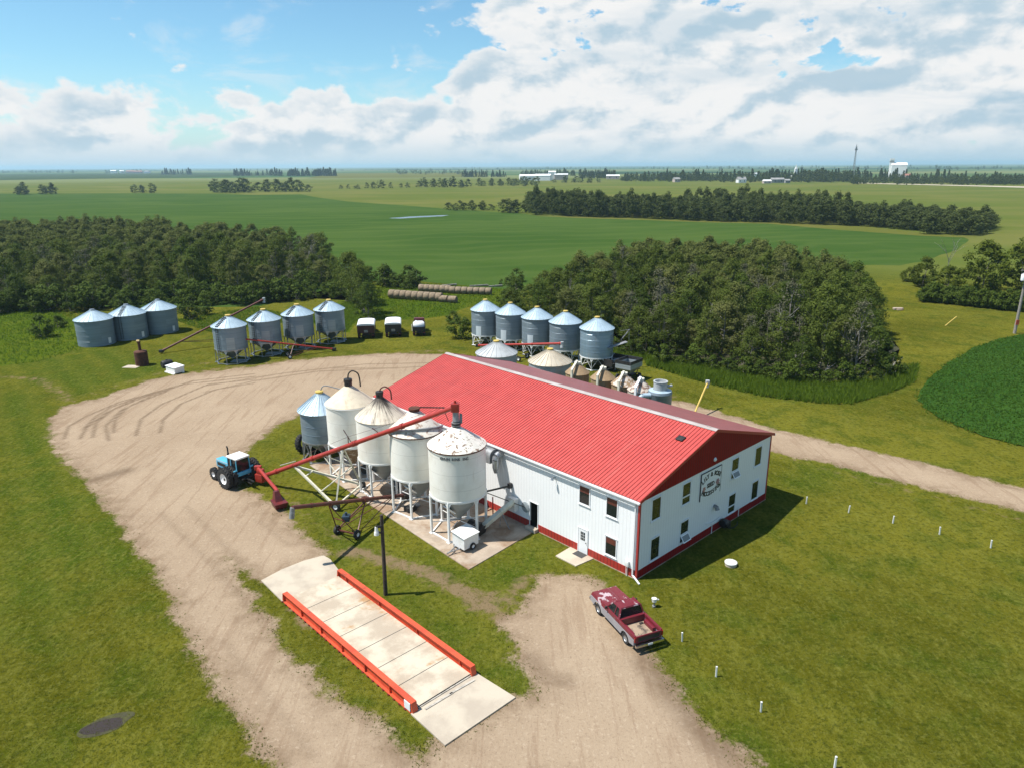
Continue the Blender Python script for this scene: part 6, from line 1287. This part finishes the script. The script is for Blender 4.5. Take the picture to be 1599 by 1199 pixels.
# height of the cloud tops along the horizon (x2.5 rad)
top=n.m('MULTIPLY',curve(A01,[(0,.27),(.06,.27),(.12,.23),(.19,.25),(.25,.25),(.33,.235),(.38,.27),(.44,.35),(.475,.48),(.50,.62),(.53,.8),(.6,.95),(1,1)]),.4)
def cl(off_a,off_e):
    a=n.m('ADD',az,off_a); e=n.m('ADD',el,off_e); e2=n.m('ADD',e,.02)
    v=n.n('ShaderNodeCombineXYZ',{0:n.m('MULTIPLY',a,1.),1:n.m('MULTIPLY',e,1.75),2:.91}).outputs[0]
    b=n.noise(v,7.5,7,.57,.2); c=n.noise(v,30.,6,.62,.3); vo=n.n('ShaderNodeTexVoronoi',{'Vector':n.n('ShaderNodeVectorMath',{0:v,1:n.n('ShaderNodeVectorMath',{0:n.noise(v,14.,3,out=1),1:(.05,.05,.05)},operation='MULTIPLY').outputs[0]},operation='ADD').outputs[0],'Scale':17.},feature='SMOOTH_F1'); 
    d=n.m('ADD',n.m('MULTIPLY',b,1.05),n.m('ADD',n.m('MULTIPLY',c,.28),n.m('MULTIPLY',vo.outputs[0],-.34)))
    return n.m('ADD',n.m('SUBTRACT',d,.55),n.m('MULTIPLY',n.m('SUBTRACT',top,e),3.1),None) ,d
dens,raw=cl(0,0); dens2,raw2=cl(-.012,.016)
dn=n.m('MINIMUM',dens,n.m('MULTIPLY_ADD',raw,1.15,-.42)); 
# gaps with blue between clouds on the right, fewer near the horizon band
gap=n.m('ADD',n.m('MULTIPLY_ADD',raw,1.9,-.70),n.m('MULTIPLY',n.step(el,.16,.0),.3))
dn=n.m('MINIMUM',dens,gap); cover=n.m('MULTIPLY',n.step(dn,0.,.10),n.m('MULTIPLY',n.m('SUBTRACT',1.,n.m('MULTIPLY',n.step(el,.3,.6),.85)),n.m('SUBTRACT',1.,n.m('MULTIPLY',n.step(n.m('ABSOLUTE',az),.85,1.3),.6))))
shade=n.m('SUBTRACT',raw,raw2)               # lit towards the sun, grey away from it
broad=n.noise(n.n('ShaderNodeCombineXYZ',{0:az,1:n.m('MULTIPLY',el,3.2),2:5.5}).outputs[0],5.,4,.55)
lit=n.step(n.m('ADD',n.m('MULTIPLY',shade,-2.6),n.m('MULTIPLY',n.m('SUBTRACT',broad,.44),1.1)),-.42,.26)
lit=n.m('MAXIMUM',lit,n.m('MULTIPLY',n.m('SUBTRACT',1.,n.step(dens,.04,.34)),.95))
lay=n.noise(n.n('ShaderNodeCombineXYZ',{0:n.m('MULTIPLY',az,1.),1:n.m('MULTIPLY',el,5.),2:3.1}).outputs[0],4.2,6,.6,.3)
under=n.m('MULTIPLY',n.step(lay,.46,.66),n.step(az,-.2,.28))
cc=n.mix(lit,(.54,.695,.805),(1.0,1.0,.995)); cc=n.mix(n.m('MULTIPLY',under,.4),cc,(.44,.63,.77))
cirrus=n.m('MULTIPLY',n.step(n.noise(n.n('ShaderNodeCombineXYZ',{0:az,1:n.m('MULTIPLY',el,2.4),2:7.7}).outputs[0],9.,7,.62,.5),.52,.72),.4)
K=9.3
def sc3(c): return n.n('ShaderNodeVectorMath',{0:c,3:K},operation='SCALE').outputs[0]
base=n.mix(1.,sky.outputs[0],(1.02,1.44,1.52),'MULTIPLY')
hz=n.m('SUBTRACT',1.,n.step(el,-.01,.13)); base=n.mix(n.m('MULTIPLY',hz,.55),base,(.70*K,.86*K,.94*K))
base=n.mix(cirrus,base,(.9*K,.95*K,.98*K))
full=n.mix(cover,base,sc3(cc))
low=n.m('SUBTRACT',1.,n.step(el,.004,.042)); full=n.mix(n.m('MULTIPLY',low,.8),full,(.62*K,.775*K,.87*K))
full=n.mix(n.step(el,-.02,-.005),(.25*K,.28*K,.2*K),full)
bg=n.n('ShaderNodeBackground',{'Color':full,'Strength':.07}); w.node_tree.links.new(bg.outputs[0],n.n('ShaderNodeOutputWorld').inputs[0])
mt,n=newmat('haze_air'); v=n.n('ShaderNodeVolumePrincipled',{'Color':(.55,.78,.98,1),'Density':1.0e-4,'Anisotropy':.2}); w_=n.n('ShaderNodeOutputMaterial'); mt.node_tree.links.new(v.outputs[0],w_.inputs['Volume'])
b=MB(); b.box(-31000,31000,-31000,31000,-1,75); hz_=b.build('haze','haze_air',None,0); kind(hz_,'stuff','thin blue summer haze over the plain','haze')

# ------------------------------------------------------------------ render
S.render.engine='CYCLES'; S.cycles.max_bounces=6; S.cycles.diffuse_bounces=3; S.cycles.glossy_bounces=3; S.cycles.transmission_bounces=3; S.cycles.volume_bounces=1; S.cycles.transparent_max_bounces=6
S.cycles.use_denoising=True; S.cycles.caustics_reflective=False; S.cycles.caustics_refractive=False; S.cycles.sample_clamp_indirect=6
S.view_settings.view_transform='Standard'; S.view_settings.look='None'; S.view_settings.exposure=0.5; S.view_settings.gamma=1
S.render.resolution_x=1024; S.render.resolution_y=767
